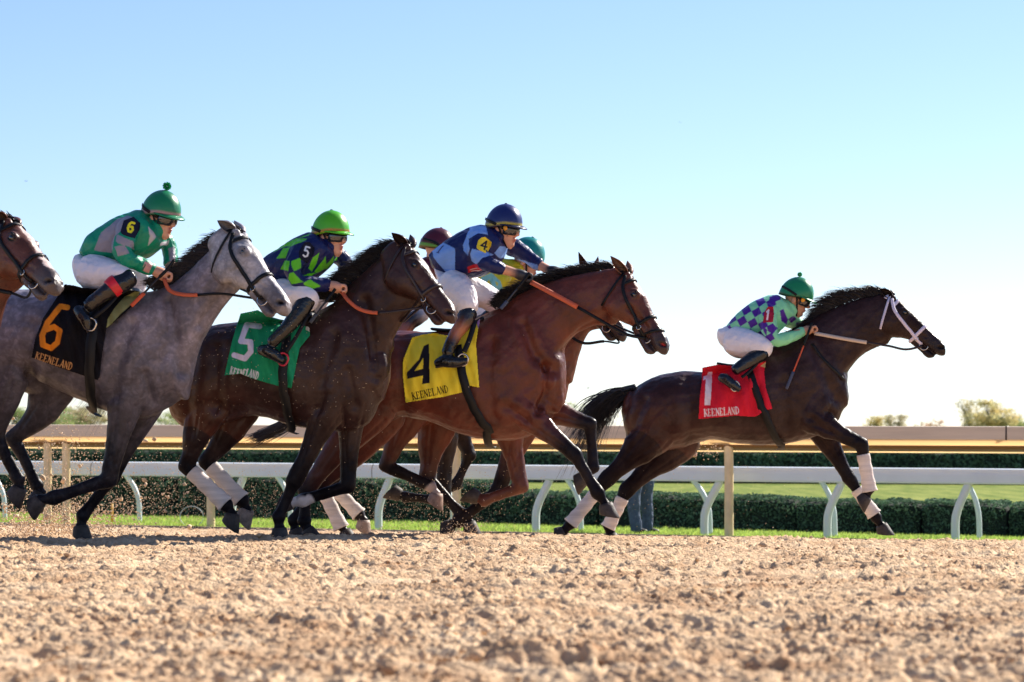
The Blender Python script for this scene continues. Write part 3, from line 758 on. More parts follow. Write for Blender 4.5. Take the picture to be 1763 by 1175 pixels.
    def helmet(s):
        S = s.S; hc, band = S['hcol'], S.get('band'); k = s.k
        v, f, c = [], [], []; n = 40; rows = 16
        for i in range(rows+1):
            a = i/rows*R(90)
            for j in range(n):
                th = 2*math.pi*j/n; ct, st = math.cos(th), math.sin(th)
                seam = 1-.012*math.exp(-((th-math.pi/2) % math.pi-0)**2*60)-.010*math.exp(-(min(abs(st), 1)/.06)**2)
                r = math.cos(a)**.9*seam
                h = .138*math.sin(a)**.92
                zz = .036+h; xx = -.008+.130*ct*r; yy = .112*st*r
                if i == 0: zz -= .012*(ct < 0)*(-ct)
                v.append(s.w(xx, yy, zz-.030*(1-i/rows)*(.2+.8*max(0, min(1, (.55-ct)/.8)))))
                cc = hc
                if band is not None and .006 < h < .030: cc = band
                if S.get('rim') is not None and h <= .006: cc = S['rim']
                c.append(tuple(q*.55 for q in cc))
        for i in range(rows):
            for j in range(n): f.append((i*n+j, i*n+(j+1) % n, (i+1)*n+(j+1) % n, (i+1)*n+j))
        # peak
        b = len(v); m = 17
        for r, (ex, dz) in enumerate(((0, .004), (.016, .0), (.034, -.008), (.046, -.016))):
            for j in range(m):
                th = R(-72)+R(144)*j/(m-1); ct, st = math.cos(th), math.sin(th); e = ex*max(0, (ct-.2)/.8)**.7
                v.append(s.w(-.008+(.131+e)*ct, (.113+e*.5)*st, .034+dz*max(0, ct)**1.5)); c.append(tuple(q*.6 for q in S.get('peak', hc)))
        for r in range(3):
            for j in range(m-1): a = b+r*m+j; f.append((a, a+1, a+m+1, a+m))
        me = mesh_np('helmet', np.array([tuple(q) for q in v]), f, np.array(c)); o = link('helmet', me, M['helmet'], s.root)
        sm = o.modifiers.new('thickness', 'SOLIDIFY'); sm.thickness = .006; sm.offset = 0
        if 'pom' in S:
            px, py, r = S['pom']; c0 = s.pl.pt(px, py, S.get('hdy', 0)); pv, pf = [], []; rg = np.random.default_rng(3)
            for i in range(900):
                d = rg.normal(0, 1, 3); d /= np.linalg.norm(d); e = rg.normal(0, 1, 3); e -= d*e.dot(d); e /= np.linalg.norm(e); c1 = np.array(c0)
                t = rg.uniform(.85, 1.06); b_ = len(pv); pv += [tuple(c1+d*r*t), tuple(c1+d*r*.4+e*r*.1), tuple(c1+d*r*.4-e*r*.1)]; pf.append((b_, b_+1, b_+2))
            pm = link('pompom', mesh_np('pompom', np.array(pv), np.array(pf), smooth=False), mat('pompom_wool', S['pomc'], rough=.9, var=.2), o)
        else:
            c0 = s.w(-.008, 0, .176); lf = Loft(); lf.ellipsoid(c0, s.x*.012, s.y*.012, s.z*.006); link('cap_button', lf.raw(), M['black'], o)
        # harness: strap from helmet side to chin
        for sg in (-1, 1):
            pts = [s.w(-.010, sg*.090, .06), s.w(.002, sg*.092, .03), s.w(.018, sg*.084, .0), s.w(.030, sg*.074, -.035), s.w(.042, sg*.058, -.075), s.w(.052, sg*.018, -.120)]
            tube(smooth_path(pts, 4), .0075*k, 6, M['black'], 'chin_strap', o, flat=.35, nrm=[s.y*sg]*21)
        # goggles
        gv, gf = [], []; m = 19; gz = .005
        for r, (dz, out) in enumerate(((-.033, .0), (-.026, .012), (0, .016), (.024, .012), (.030, .0))):
            for j in range(m):
                th = R(-66)+R(132)*j/(m-1); ct, st = math.cos(th), math.sin(th); pinch = 1-.45*math.exp(-(th/.16)**2)*(dz < 0)
                gv.append(tuple(s.w(.004+(.097+out)*ct, (.081+out*.6)*st, gz+dz*pinch)))
        for r in range(4):
            for j in range(m-1): a = r*m+j; gf.append((a, a+1, a+m+1, a+m))
        g = link('goggles', mesh_np('goggles', np.array(gv), gf), M['lens'], s.root); sm = g.modifiers.new('thickness', 'SOLIDIFY'); sm.thickness = .004
        fr = [Vector(gv[j]) for j in range(m)]+[Vector(gv[4*m+j]) for j in range(m-1, -1, -1)]
        tube(fr, .0045, 6, mat('goggle_frame', S.get('frame', C('#101014')), rough=.3), 'goggle_frame', g, closed=True)
        for sg in (-1, 1):
            pts = [s.w(.045, sg*.080, .010), s.w(-.0, sg*.114, .032), s.w(-.06, sg*.111, .048), s.w(-.130, sg*.050, .060)]
            tube(smooth_path(pts, 4), .011, 6, M['black'], 'goggle_strap', g, flat=.2, nrm=[s.y*sg]*13)
            lf = Loft(); lf.ellipsoid(s.w(.080, sg*.032, .010), s.x*.012, s.y*.013, s.z*.012, (1, 1, 1)); link('eye', lf.raw('eye'), M['eye'], s.root)
        if 'dot' in S:
            lf = Loft(); lf.ellipsoid(s.w(.062, -.083, .012), s.x*.017, s.y*.006, s.z*.017); link('goggle_button', lf.raw(), mat('orange_button', S['dot'], rough=.4), g)

def whip(pl, pts, label, cols, r=.0075, grip=.4):
    p = smooth_path([pl.pt(*q) for q in pts], 6); n = len(p); ro = [r*(1.35 if i/n < grip else .8 if i/n < .75 else 1.5) for i in range(n)]
    o = empty('whip', p[0], label, 'whip', 'whips held by the jockeys')
    a = int(n*grip)
    tube(p[:a+1], r, 8, M['black'], 'handle', o, rs=[r*1.4]*(a+1)); b = int(n*.72)
    tube(p[a:b+1], r, 8, mat('whip_shaft', cols[0], rough=.5), 'shaft', o, rs=[r*.9]*(b-a+1)); tube(p[b:], r, 8, mat('whip_flap', cols[1], rough=.6), 'flap', o, flat=.35, rs=[r*1.7]*(n-b))
def stirrup(pl, cx, cy, dy, parent, col, sz=.036):
    c = pl.pt(cx, cy, dy); f, u = pl.fwd, Vector((0, 0, 1)); pts = [c+f*sz*math.sin(a)*(.9 if math.cos(a) < 0 else 1)+u*sz*1.1*math.cos(a) for a in np.linspace(0, 6.283, 20, endpoint=False)]
    tube(pts, .0065, 6, col, 'stirrup', parent, closed=True)
def leather(pl, pts, parent, wd=.014): 
    p = smooth_path([pl.pt(*q) for q in pts], 5); tube(p, wd, 6, M['black'], 'stirrup_leather', parent, flat=.25)
# ================================================================ the horses
def c1(p): return Z(0, 280, 3.455, p)
def c3(p): return Z(360, 340, 3.457, p)
def c5(p): return Z(660, 320, 2.938, p)
def c7(p): return Z(1180, 440, 3.456, p)
WH = C('#e8dcd8'); ND, FD = -.13, .13
# ---- horse 6, gray
G = (.165, .142, .168); GL = (.013, .011, .016)
def paint_gray(v, px, py, col, pl):
    m_ = 1+.55*noise3(v, 4.5, 12)+.35*noise3(v, 11, 13); col = col*np.clip(m_, .55, 1.7)[:, None]
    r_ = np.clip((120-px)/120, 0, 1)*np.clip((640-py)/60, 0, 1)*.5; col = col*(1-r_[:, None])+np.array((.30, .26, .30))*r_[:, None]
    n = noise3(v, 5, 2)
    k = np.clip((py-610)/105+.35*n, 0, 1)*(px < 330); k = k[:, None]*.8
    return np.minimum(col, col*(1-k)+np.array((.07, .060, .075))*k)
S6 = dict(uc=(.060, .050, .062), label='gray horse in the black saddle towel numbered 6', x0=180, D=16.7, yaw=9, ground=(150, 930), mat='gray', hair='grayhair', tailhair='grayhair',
  col=G, leg=GL, headcol=(.29, .27, .285), muz=(.17, .15, .16), earcol=(.30, .27, .29),
  torso=[(-92, 560, -86, 640, .12), (-72, 530, -62, 672, .22), (-38, 510, -20, 690, .27), (0, 500, 20, 672, .285), (45, 500, 55, 648, .28), (90, 498, 92, 668, .30), (140, 502, 130, 686, .30), (190, 508, 172, 703, .285), (235, 506, 208, 716, .26), (272, 500, 243, 722, .235), (300, 492, 268, 716, .20), (322, 520, 292, 702, .15)],
  neck=[(262, 508, 322, 690, .17, 0), (302, 486, 332, 636, .15, -.01), (330, 463, 348, 590, .125, -.03), (352, 441, 372, 545, .105, -.05), (374, 420, 392, 518, .09, -.07), (392, 404, 412, 498, .082, -.09)],
  poll=(396, 412), muzzle=(500, 533), mdy=-.30,
  ears=[(-1, (374, 380), -.16), (1, (403, 380), .02)],
  fore=[dict(j=[(262, 590), (222, 672), (187, 826), (90, 858), (68, 862), (46, 902)], dy=ND, sc=1.06, hc=(.07, .055, .05)), dict(j=[(285, 610), (248, 700), (192, 825), (142, 888), (139, 908), (149, 931)], dy=FD)],
  hind=[dict(j=[(-30, 580), (5, 655), (0, 712), (-8, 752), (32, 826), (33, 842), (24, 884)], dy=-.14, hc=(.07, .055, .05)), dict(j=[(20, 590), (95, 668), (62, 722), (24, 756), (64, 838), (70, 850), (62, 886)], dy=.14)],
  muscle=[(285, 640, -.10, .10, .08, .16, 20), (285, 640, .10, .10, .08, .16, 20), (240, 600, -.16, .16, .07, .16, 0)],
  groove=[([(290, 520), (300, 570), (312, 640)], 9, .012), ([(225, 560), (205, 620), (196, 680)], 10, .010), ([(345, 560), (372, 520), (395, 492)], 7, .008), ([(250, 645), (262, 690)], 7, .01), ([(60, 560), (52, 640)], 12, .012)],
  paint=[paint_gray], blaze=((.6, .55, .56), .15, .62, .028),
  mane=[(270, 497, 0, -.6, .5, -.2, .12), (300, 486, 0, -.8, .45, -.35, .17), (330, 462, 0, -.8, .4, -.35, .16), (360, 432, 0, -.8, .4, -.3, .13), (385, 410, 0, -.7, .6, -.1, .10)], nmane=800,
  tail=[(-90, 570, 0), (-130, 580, 0), (-190, 620, 0), (-240, 680, 0)], ground_y=0)
h6 = Horse(S6)
h6.rein([(425, 512, -.17), (380, 506, -.17), (340, 508, -.17), (312, 507, -.18), (292, 500, -.17), (282, 480, -.15)], None, 3)
h6.rein([(420, 500, .10), (350, 470, .16), (305, 462, .12)], None, 2, start=h6.bit2)
P6 = c1([(385, 725), (440, 732), (500, 748), (590, 752), (700, 745), (835, 768), (800, 840), (740, 900), (680, 950), (635, 985), (618, 1080), (604, 1175)])+[(172, 650), (168, 655), (142, 647), (100, 633), (54, 616), (60, 585), (74, 548), (96, 515)]
cv = Canvas(40, 470, 260, 680, C('#121016')); cv.poly(c1([(835, 768), (800, 768), (740, 800), (680, 870), (640, 935), (633, 985), (660, 965), (720, 900), (800, 830)]), C('#9a9c68'))
cv.stroke([(116, 530), (104, 528), (82, 556), (73, 578), (74, 594), (88, 600), (99, 590), (103, 570), (93, 563), (80, 568)], 9.5, C('#f08c22'))
write(cv, 'KEENELAND', (59.5, 618), (123, 638), 12.5, C('#d9a066'))
h6.cloth = drape('saddle_towel', h6.bvh, P6, cv, M['cloth'], h6.root, off=.014, fold=.009, sd_=1)
h6.girth([(166, 520), (161, 560), (158, 600), (157, 640), (161, 675), (170, 701)], off=.046, wd=.036)
# ---- horse 5, dark bay
DB = (.034, .014, .012)
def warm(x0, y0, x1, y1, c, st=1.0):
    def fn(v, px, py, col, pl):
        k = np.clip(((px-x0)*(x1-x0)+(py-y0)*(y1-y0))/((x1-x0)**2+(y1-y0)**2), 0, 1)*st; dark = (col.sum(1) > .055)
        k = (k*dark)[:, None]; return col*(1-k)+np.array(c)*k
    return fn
S5 = dict(label='dark bay horse in the green saddle towel numbered 5', x0=520, D=17.4, yaw=9, ground=(500, 930), col=DB, headcol=(.045, .017, .012), muz=(.035, .026, .028),
  torso=[(298, 640, 297, 695, .10), (308, 602, 300, 722, .18), (338, 574, 328, 738, .25), (382, 558, 378, 730, .28), (430, 553, 436, 716, .285), (480, 553, 490, 730, .29), (530, 545, 535, 738, .27), (575, 522, 575, 742, .245), (612, 505, 612, 740, .22), (640, 500, 638, 728, .18), (655, 530, 650, 700, .13)],
  neck=[(578, 512, 662, 690, .16, 0), (606, 486, 672, 620, .145, -.01), (632, 464, 686, 575, .125, -.03), (655, 444, 705, 545, .107, -.05), (676, 428, 718, 534, .092, -.07), (692, 420, 732, 522, .083, -.09)],
  poll=(690, 434), muzzle=(788, 549), mdy=-.26,
  ears=[(-1, (674, 401), -.17), (1, (706, 404), .03)],
  fore=[dict(j=[(620, 610), (578, 680), (507, 830), (480, 890), (481, 912), (488, 932)], dy=ND, sc=1.08), dict(j=[(630, 620), (606, 695), (598, 838), (520, 862), (500, 866), (480, 876)], dy=FD)],
  hind=[dict(j=[(352, 620), (362, 690), (338, 752), (322, 804), (390, 870), (400, 887), (402, 921)], dy=-.14, band=(.12, .98, .052)), dict(j=[(370, 630), (412, 700), (384, 755), (356, 796), (417, 862), (425, 880), (421, 912)], dy=.14, band=(.12, .98, .052), hc=(.25, .2, .17))],
  muscle=[(640, 640, -.09, .10, .08, .15, 20), (640, 640, .09, .10, .08, .15, 20), (590, 600, -.16, .16, .07, .17, 0)],
  groove=[([(628, 520), (640, 580), (648, 650)], 9, .012), ([(575, 580), (556, 640), (545, 700)], 10, .009), ([(683, 585), (705, 545), (728, 520)], 7, .008), ([(600, 640), (612, 700)], 7, .009), ([(375, 600), (372, 700)], 11, .014), ([(335, 600), (322, 690), (332, 745)], 8, .008)],
  blaze=((.45, .38, .37), .05, .2, .04), socks=[(521, 864, 14, (.6, .55, .55), FD), (533, 861, 12, (.6, .55, .55), FD), (508, 865, 12, (.6, .55, .55), FD)],
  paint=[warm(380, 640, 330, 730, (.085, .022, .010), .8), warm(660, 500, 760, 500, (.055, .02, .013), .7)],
  mane=[(570, 518, 0, -.7, .5, -.3, .16), (600, 492, 0, -.75, .5, -.3, .19), (630, 467, 0, -.8, .5, -.3, .18), (660, 440, 0, -.8, .5, -.25, .15), (686, 424, 0, -.6, .6, -.1, .11)], nmane=1000,
  tail=[(300, 610, 0), (250, 600, .02), (200, 620, .05), (150, 670, .08)], bm='brownl')
h5 = Horse(S5)
h5.rein([(720, 531, -.2), (690, 535, -.19), (650, 539, -.19), (620, 533, -.2), (600, 518, -.2), (588, 502, -.15)], None, 3, m='brownl')
h5.rein([(700, 520, .1), (640, 490, .16), (595, 482, .12)], None, 2, start=h5.bit2)
P5 = [(414, 540), (444, 534), (470, 548), (500, 556), (532, 563), (534, 578), (516, 600), (508, 640), (502, 669), (482, 666), (460, 660), (434, 652), (414, 644), (386, 647), (392, 620), (400, 585)]
cv = Canvas(370, 520, 550, 690, C('#1d9064'))
cv.poly(c3([(590, 690), (640, 640), (640, 730), (600, 800), (575, 790)]), C('#d8d2d0'))
cv.stroke(c3([(300, 770), (225, 760), (190, 858), (246, 862), (248, 920), (212, 960), (150, 940)]), 9.5, C('#ded6ee'))
write(cv, 'KEENELAND', (395, 643), (444, 655), 13, C('#e6e2ea'), sag=2.5)
h5.cloth = drape('saddle_towel', h5.bvh, P5, cv, M['cloth'], h5.root, off=.016, fold=.011, sd_=2)
h5.girth([(497, 575), (492, 610), (488, 640), (490, 670), (497, 700), (507, 732)], off=.050, wd=.034)
# ---- horse 4, bright bay
B4 = (.108, .025, .014)
S4 = dict(label='bright bay horse in the yellow saddle towel numbered 4', x0=820, D=18.2, yaw=9, ground=(800, 930), col=B4, headcol=(.105, .027, .015), muz=(.045, .028, .03), leg=(.011, .008, .011),
  torso=[(594, 640, 592, 700, .12), (606, 604, 602, 738, .2), (640, 580, 640, 745, .27), (690, 572, 688, 718, .285), (740, 572, 740, 726, .29), (790, 562, 785, 745, .29), (830, 542, 834, 757, .27), (865, 528, 872, 760, .245), (900, 516, 912, 752, .22), (930, 520, 944, 728, .18), (950, 560, 962, 705, .14)],
  neck=[(868, 528, 966, 670, .17, 0), (890, 508, 972, 618, .15, -.01), (922, 494, 984, 590, .125, -.02), (958, 482, 1006, 572, .108, -.04), (1000, 471, 1032, 561, .095, -.06), (1048, 462, 1062, 560, .085, -.08)],
  poll=(1066, 479), muzzle=(1153, 604), mdy=-.17,
  ears=[(-1, (1051, 441), -.15), (1, (1080, 449), .05)], earcol=(.22, .08, .04),
  fore=[dict(j=[(905, 620), (893, 700), (990, 784), (1030, 850), (1043, 870), (1063, 902)], dy=ND, sc=1.05), dict(j=[(925, 630), (938, 702), (1016, 732), (1021, 806), (1006, 822), (986, 853)], dy=FD)],
  hind=[dict(j=[(650, 620), (640, 705), (575, 780), (527, 846), (524, 898), (530, 914), (550, 932)], dy=-.14), dict(j=[(655, 630), (655, 720), (598, 792), (545, 838), (506, 897), (508, 914), (522, 931)], dy=.14)],
  muscle=[(935, 655, -.10, .09, .08, .14, 20), (935, 655, .10, .09, .08, .14, 20), (880, 610, -.16, .16, .06, .16, 0), (960, 690, -.05, .045, .05, .09, 10)],
  groove=[([(900, 560), (920, 610), (950, 640)], 9, .016), ([(940, 630), (938, 680), (925, 710)], 6, .014), ([(845, 590), (838, 660), (850, 715)], 11, .009), ([(970, 605), (1000, 570), (1040, 545)], 8, .010), ([(870, 700), (905, 720)], 8, .010), ([(700, 600), (692, 700)], 12, .010), ([(1085, 530), (1110, 560), (1118, 590)], 5, .005)],
  blaze=((.62, .45, .38), .10, .30, .022), nostril=(.5, .02, .015),
  socks=[],
  mane=[(860, 532, 0, -.5, .5, -.2, .10), (890, 508, 0, -.75, .4, -.35, .17), (930, 490, 0, -.8, .4, -.35, .17), (980, 474, 0, -.8, .4, -.35, .16), (1040, 462, 0, -.7, .4, -.2, .13), (1060, 464, 0, -.5, .6, 0, .10)], nmane=1000,
  tail=[(596, 632, 0), (560, 660, .05), (510, 715, .12), (455, 742, .2), (430, 750, .2)], droop=.02, tailw=.035, tailhair='grayhair', fig8=True)
h4 = Horse(S4)
h4.rein([(1085, 578, -.19), (1062, 568, -.19), (994, 529, -.22), (950, 505, -.24), (914, 486, -.22)], None, 3, w0=.015)
h4.rein([(1060, 560, .12), (1000, 520, .16), (952, 480, .1)], None, 2, start=h4.bit2)
P4 = c5([(145, 768), (200, 752), (260, 745), (330, 760), (420, 740), (490, 670), (478, 740), (470, 800), (476, 900), (486, 1022), (418, 1010), (400, 1046), (300, 1070), (112, 1097), (98, 960), (100, 880)])
cv = Canvas(680, 530, 850, 710, C('#f2dc3e')); cv.poly(c5([(470, 690), (495, 650), (540, 620), (500, 700), (486, 740)]), C('#a583cf'))
cv.poly(c5([(205, 812), (230, 800), (236, 998), (196, 1004), (200, 960), (122, 978), (120, 946), (180, 880)]), C('#1a1a28')); cv.poly(c5([(203, 870), (200, 926), (158, 938)]), C('#f2dc3e'))
write(cv, 'KEENELAND', (710.5, 689), (773, 675.5), 12.5, C('#2a2118'))
h4.cloth = drape('saddle_towel', h4.bvh, P4, cv, M['cloth'], h4.root, off=.014, fold=.009, sd_=3)
h4.girth([(790, 600), (795, 640), (805, 672), (818, 700), (832, 725), (846, 738)], off=.050, wd=.034)
# ---- horse 1, dark brown
B1 = (.032, .013, .012)
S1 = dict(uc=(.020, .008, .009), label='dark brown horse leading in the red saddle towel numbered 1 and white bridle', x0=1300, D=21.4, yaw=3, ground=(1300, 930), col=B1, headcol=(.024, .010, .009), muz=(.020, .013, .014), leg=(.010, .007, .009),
  torso=[(1090, 672, 1072, 718, .1), (1104, 661, 1084, 765, .2), (1135, 646, 1124, 778, .26), (1175, 640, 1174, 770, .28), (1220, 641, 1222, 757, .28), (1265, 630, 1264, 764, .28), (1305, 610, 1312, 767, .27), (1340, 592, 1350, 765, .25), (1370, 575, 1386, 757, .225), (1400, 562, 1418, 748, .19), (1425, 580, 1442, 728, .15), (1440, 610, 1452, 704, .11)],
  neck=[(1340, 590, 1453, 690, .16, 0), (1366, 568, 1459, 650, .14, 0), (1396, 550, 1472, 629, .118, 0), (1430, 532, 1490, 611, .1, 0), (1468, 517, 1511, 600, .088, 0), (1505, 509, 1530, 594, .082, 0)],
  poll=(1523, 520), muzzle=(1630, 604), mdy=-.04,
  ears=[(-1, (1515, 497), -.06), (1, (1533, 499), .05)],
  fore=[dict(j=[(1400, 660), (1400, 722), (1483, 766), (1497, 842), (1491, 856), (1479, 886)], dy=ND, band=(.22, 1.06, .052), sc=1.08), dict(j=[(1410, 670), (1412, 738), (1463, 826), (1509, 892), (1518, 906), (1538, 930)], dy=FD, band=(.25, .92, .052))],
  hind=[dict(j=[(1150, 690), (1122, 750), (1082, 790), (1044, 826), (984, 900), (969, 916), (951, 933)], dy=-.14, band=(.32, 1.03, .052), sc=1.08), dict(j=[(1165, 700), (1165, 765), (1118, 806), (1078, 846), (1048, 906), (1052, 922), (1061, 936)], dy=.14, band=(.2, 1.05, .052), sc=1.05)],
  muscle=[(1425, 690, -.09, .09, .07, .14, 15), (1425, 690, .09, .09, .07, .14, 15), (1375, 640, -.15, .15, .06, .15, 0), (1130, 700, -.14, .14, .1, .2, 20)],
  groove=[([(1400, 600), (1418, 640), (1440, 690)], 8, .010), ([(1350, 660), (1352, 730)], 9, .008), ([(1462, 640), (1495, 605), (1525, 590)], 6, .008), ([(1185, 660), (1190, 750)], 10, .010), ([(1110, 690), (1085, 745)], 7, .010), ([(1395, 720), (1430, 745)], 6, .008)],
  blaze=((.5, .4, .4), .14, .24, .02), bm='whitel', bm2='whitel', bw=1.15,
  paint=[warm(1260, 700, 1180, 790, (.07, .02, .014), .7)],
  mane=[(1345, 585, 0, -.4, .5, -.2, .05), (1375, 568, 0, -.85, .1, -.4, .08), (1405, 550, 0, -.9, .15, -.4, .14), (1440, 526, 0, -.9, .5, -.1, .24), (1475, 513, 0, -.9, .55, 0, .24), (1512, 508, 0, -.8, .8, 0, .17), (1524, 508, 0, -.7, .8, 0, .11)], nmane=900,
  tail=[(1095, 668, 0), (1065, 672, 0), (1035, 688, 0), (1010, 722, 0), (985, 762, 0)], ntail=420, tailw=.10, droop=.26)
h1 = Horse(S1)
h1.rein([(1560, 602, -.14), (1530, 596, -.14), (1492, 590, -.16), (1450, 583, -.18), (1402, 574, -.18)], None, 3, gm='tan', m='brownl', w0=.013)
tube(smooth_path([h1.hit(x, y, .010)[0] for x, y in ((1398, 592), (1412, 612), (1428, 630), (1445, 647), (1452, 654))], 4), .014, 6, M['black'], 'breast_strap', h1.root, flat=.3)
P1 = c7([(100, 668), (190, 650), (300, 660), (400, 650), (480, 628), (470, 700), (480, 790), (520, 914), (474, 922), (430, 955), (410, 962), (300, 955), (77, 976), (84, 850), (96, 760)])
cv = Canvas(1190, 600, 1350, 740, C('#dc2138')); cv.poly(c7([(445, 660), (505, 615), (510, 640), (480, 670)]), C('#cdbd8a'))
cv.poly(c7([(108, 722), (128, 715), (135, 692), (160, 692), (149, 892), (112, 893), (122, 738), (106, 744)]), C('#ece4f0'))
write(cv, 'KEENELAND', (1212, 717.5), (1273, 713), 12.5, C('#f0e4e8'))
h1.cloth = drape('saddle_towel', h1.bvh, P1, cv, M['cloth'], h1.root, off=.014, fold=.011, sd_=4)
h1.girth([(1292, 645), (1299, 670), (1310, 700), (1322, 725), (1334, 748), (1343, 760)], off=.046, wd=.034)
# ---- horse 7, partly in the picture at the left
def T7(p): return tr(p, -678, -41, 1.09, 690, 434)
S7 = dict(label='brown horse with a pale blaze and black bridle entering at the left edge', x0=-150, D=15.75, yaw=12, ground=(-200, 940), col=(.095, .03, .018), headcol=(.10, .034, .021), muz=(.075, .055, .052),
  torso=[(a, b, c, d, e) for a, b, c, d, e in [q for q in [tuple(T7([(x[0], x[1])])[0])+tuple(T7([(x[2], x[3])])[0])+(x[4],) for x in S5['torso']]]],
  neck=[(-110, 480, -22, 650, .16, 0), (-78, 452, -10, 590, .145, 0), (-50, 428, 2, 545, .125, -.02), (-28, 408, 14, 515, .107, -.05), (-8, 394, 32, 500, .092, -.09), (6, 388, 44, 488, .083, -.13)],
  poll=(8, 398), muzzle=(104, 494), mdy=-.44,
  ears=[(-1, (-10, 366), -.2), (1, (17, 373), .02)],
  fore=[dict(j=T7(S5['fore'][0]['j']), dy=ND), dict(j=T7(S5['fore'][1]['j']), dy=FD)], hind=[dict(j=T7(S5['hind'][0]['j']), dy=-.14), dict(j=T7(S5['hind'][1]['j']), dy=.14)],
  blaze=((.55, .42, .38), .10, .50, .03), mane=[(-110, 480, 0, -.7, .5, -.2, .16), (-60, 435, 0, -.8, .5, -.3, .18), (-20, 402, 0, -.8, .5, -.2, .14)], nmane=400)
h7 = Horse(S7)
h7.rein([(46, 512, -.36), (20, 505, -.2), (-30, 495, -.2)], None, 2, gm='black')
# ---- horse T, behind the bay
ST = dict(label='chestnut horse half hidden behind the bay numbered 4, its ears and chin showing', x0=840, D=19.05, yaw=9, ground=(820, 930), col=(.135, .034, .018), headcol=(.1, .03, .018), muz=(.05, .035, .035), leg=(.014, .009, .009),
  torso=[(652, 640, 650, 700, .12), (665, 612, 662, 735, .2), (700, 592, 702, 738, .27), (750, 584, 750, 728, .28), (800, 580, 800, 738, .28), (850, 572, 850, 745, .27), (890, 556, 893, 748, .24), (925, 550, 932, 740, .2), (955, 570, 962, 706, .14)],
  neck=[(900, 540, 985, 660, .15, 0), (930, 515, 1000, 605, .12, 0), (962, 494, 1015, 572, .1, 0), (990, 480, 1035, 566, .085, 0)],
  poll=(1002, 481), muzzle=(1080, 582), mdy=-.08, ears=[(-1, (996, 434), -.08), (1, (1030, 441), .06)],
  fore=[dict(j=[(900, 640), (872, 720), (896, 840), (832, 862), (822, 857), (796, 855)], dy=ND, sc=1.1, bl=(.10, .03, .018)), dict(j=[(915, 650), (902, 725), (856, 848), (788, 898), (776, 905), (757, 927)], dy=FD, sc=1.1)],
  hind=[dict(j=[(705, 640), (700, 712), (682, 758), (666, 803), (742, 838), (751, 852), (756, 893)], dy=-.14, hc=(.3, .2, .16)), dict(j=[(745, 640), (756, 715), (742, 775), (736, 826), (798, 888), (808, 902), (826, 931)], dy=.14, sc=1.05)],
  socks=[(752, 851, 24, (.5, .38, .33), -.14)], mane=[(930, 512, 0, -.8, .5, -.1, .15), (965, 492, 0, -.8, .5, -.1, .16), (1000, 476, 0, -.7, .7, 0, .15), (1012, 474, 0, -.5, .7, 0, .12)], nmane=350, vox=.010)
hT = Horse(ST)
hT.rein([(1066, 590, -.1), (1040, 588, -.1), (1000, 590, -.12), (960, 560, -.12)], None, 2, gm='black', w0=.009)
# ---- horse M, farthest
SM = dict(label='black horse with white hind bandages hidden deepest in the pack', x0=700, D=19.9, yaw=9, ground=(690, 930), col=(.030, .016, .014), leg=(.016, .012, .012),
  torso=[(577, 642, 575, 690, .12), (590, 618, 588, 722, .2), (625, 602, 625, 730, .26), (680, 598, 680, 722, .27), (730, 594, 730, 728, .27), (775, 584, 780, 738, .24), (810, 580, 815, 728, .2), (838, 600, 842, 700, .13)],
  neck=[(795, 580, 860, 670, .13, 0), (830, 566, 880, 630, .11, 0), (862, 560, 895, 610, .09, 0)], poll=(872, 575), muzzle=(955, 645), mdy=0, ears=[(-1, (855, 562), -.05), (1, (862, 562), .05)],
  fore=[dict(j=[(790, 640), (768, 720), (764, 862), (697, 856), (688, 852), (661, 850)], dy=ND), dict(j=[(800, 650), (785, 725), (808, 785), (784, 836), (776, 840), (764, 836)], dy=FD)],
  hind=[dict(j=[(630, 640), (612, 708), (582, 775), (550, 832), (586, 906), (594, 916), (607, 930)], dy=-.14, band=(.25, 1.05, .052)), dict(j=[(650, 640), (640, 712), (600, 780), (572, 836), (618, 886), (626, 898), (632, 926)], dy=.14, band=(.25, 1.0, .052), hc=(.3, .22, .18))],
  bridle=False, vox=.011)
hM = Horse(SM)
# ================================================================ the jockeys
NAVY = C('#18225f'); 
# jockey 6
cv = Canvas(120, 350, 340, 480, C('#0c9b78')); gl = C('#a39daa')
cv.poly(c1([(560, 520), (600, 420), (700, 335), (760, 312), (800, 330), (740, 390), (690, 440), (672, 500), (666, 535), (590, 528)]), gl)
cv.poly(c1([(690, 470), (700, 430), (790, 470), (800, 520), (760, 500), (700, 480)]), gl); cv.poly(c1([(680, 500), (740, 490), (770, 540), (700, 560)]), gl)
cv.poly(c1([(860, 590), (905, 610), (885, 660), (845, 640)]), C('#dba3a0')); cv.poly(c1([(860, 605), (868, 610), (850, 645), (842, 640)]), C('#2a6a5a'))
cv.poly(c1([(880, 380), (930, 440), (880, 500), (890, 440)]), C('#d0cad0')); cv.poly(c1([(960, 480), (1010, 460), (1000, 490), (950, 500)]), C('#d0cad0')); cv.poly(c1([(1000, 510), (1040, 500), (1040, 600), (1010, 590)]), gl)
pc = Canvas(195, 365, 255, 425, C('#161b33')); digit(pc, '6', 225, 391, 12, 17, 15, 4, C('#e6dc2c'))
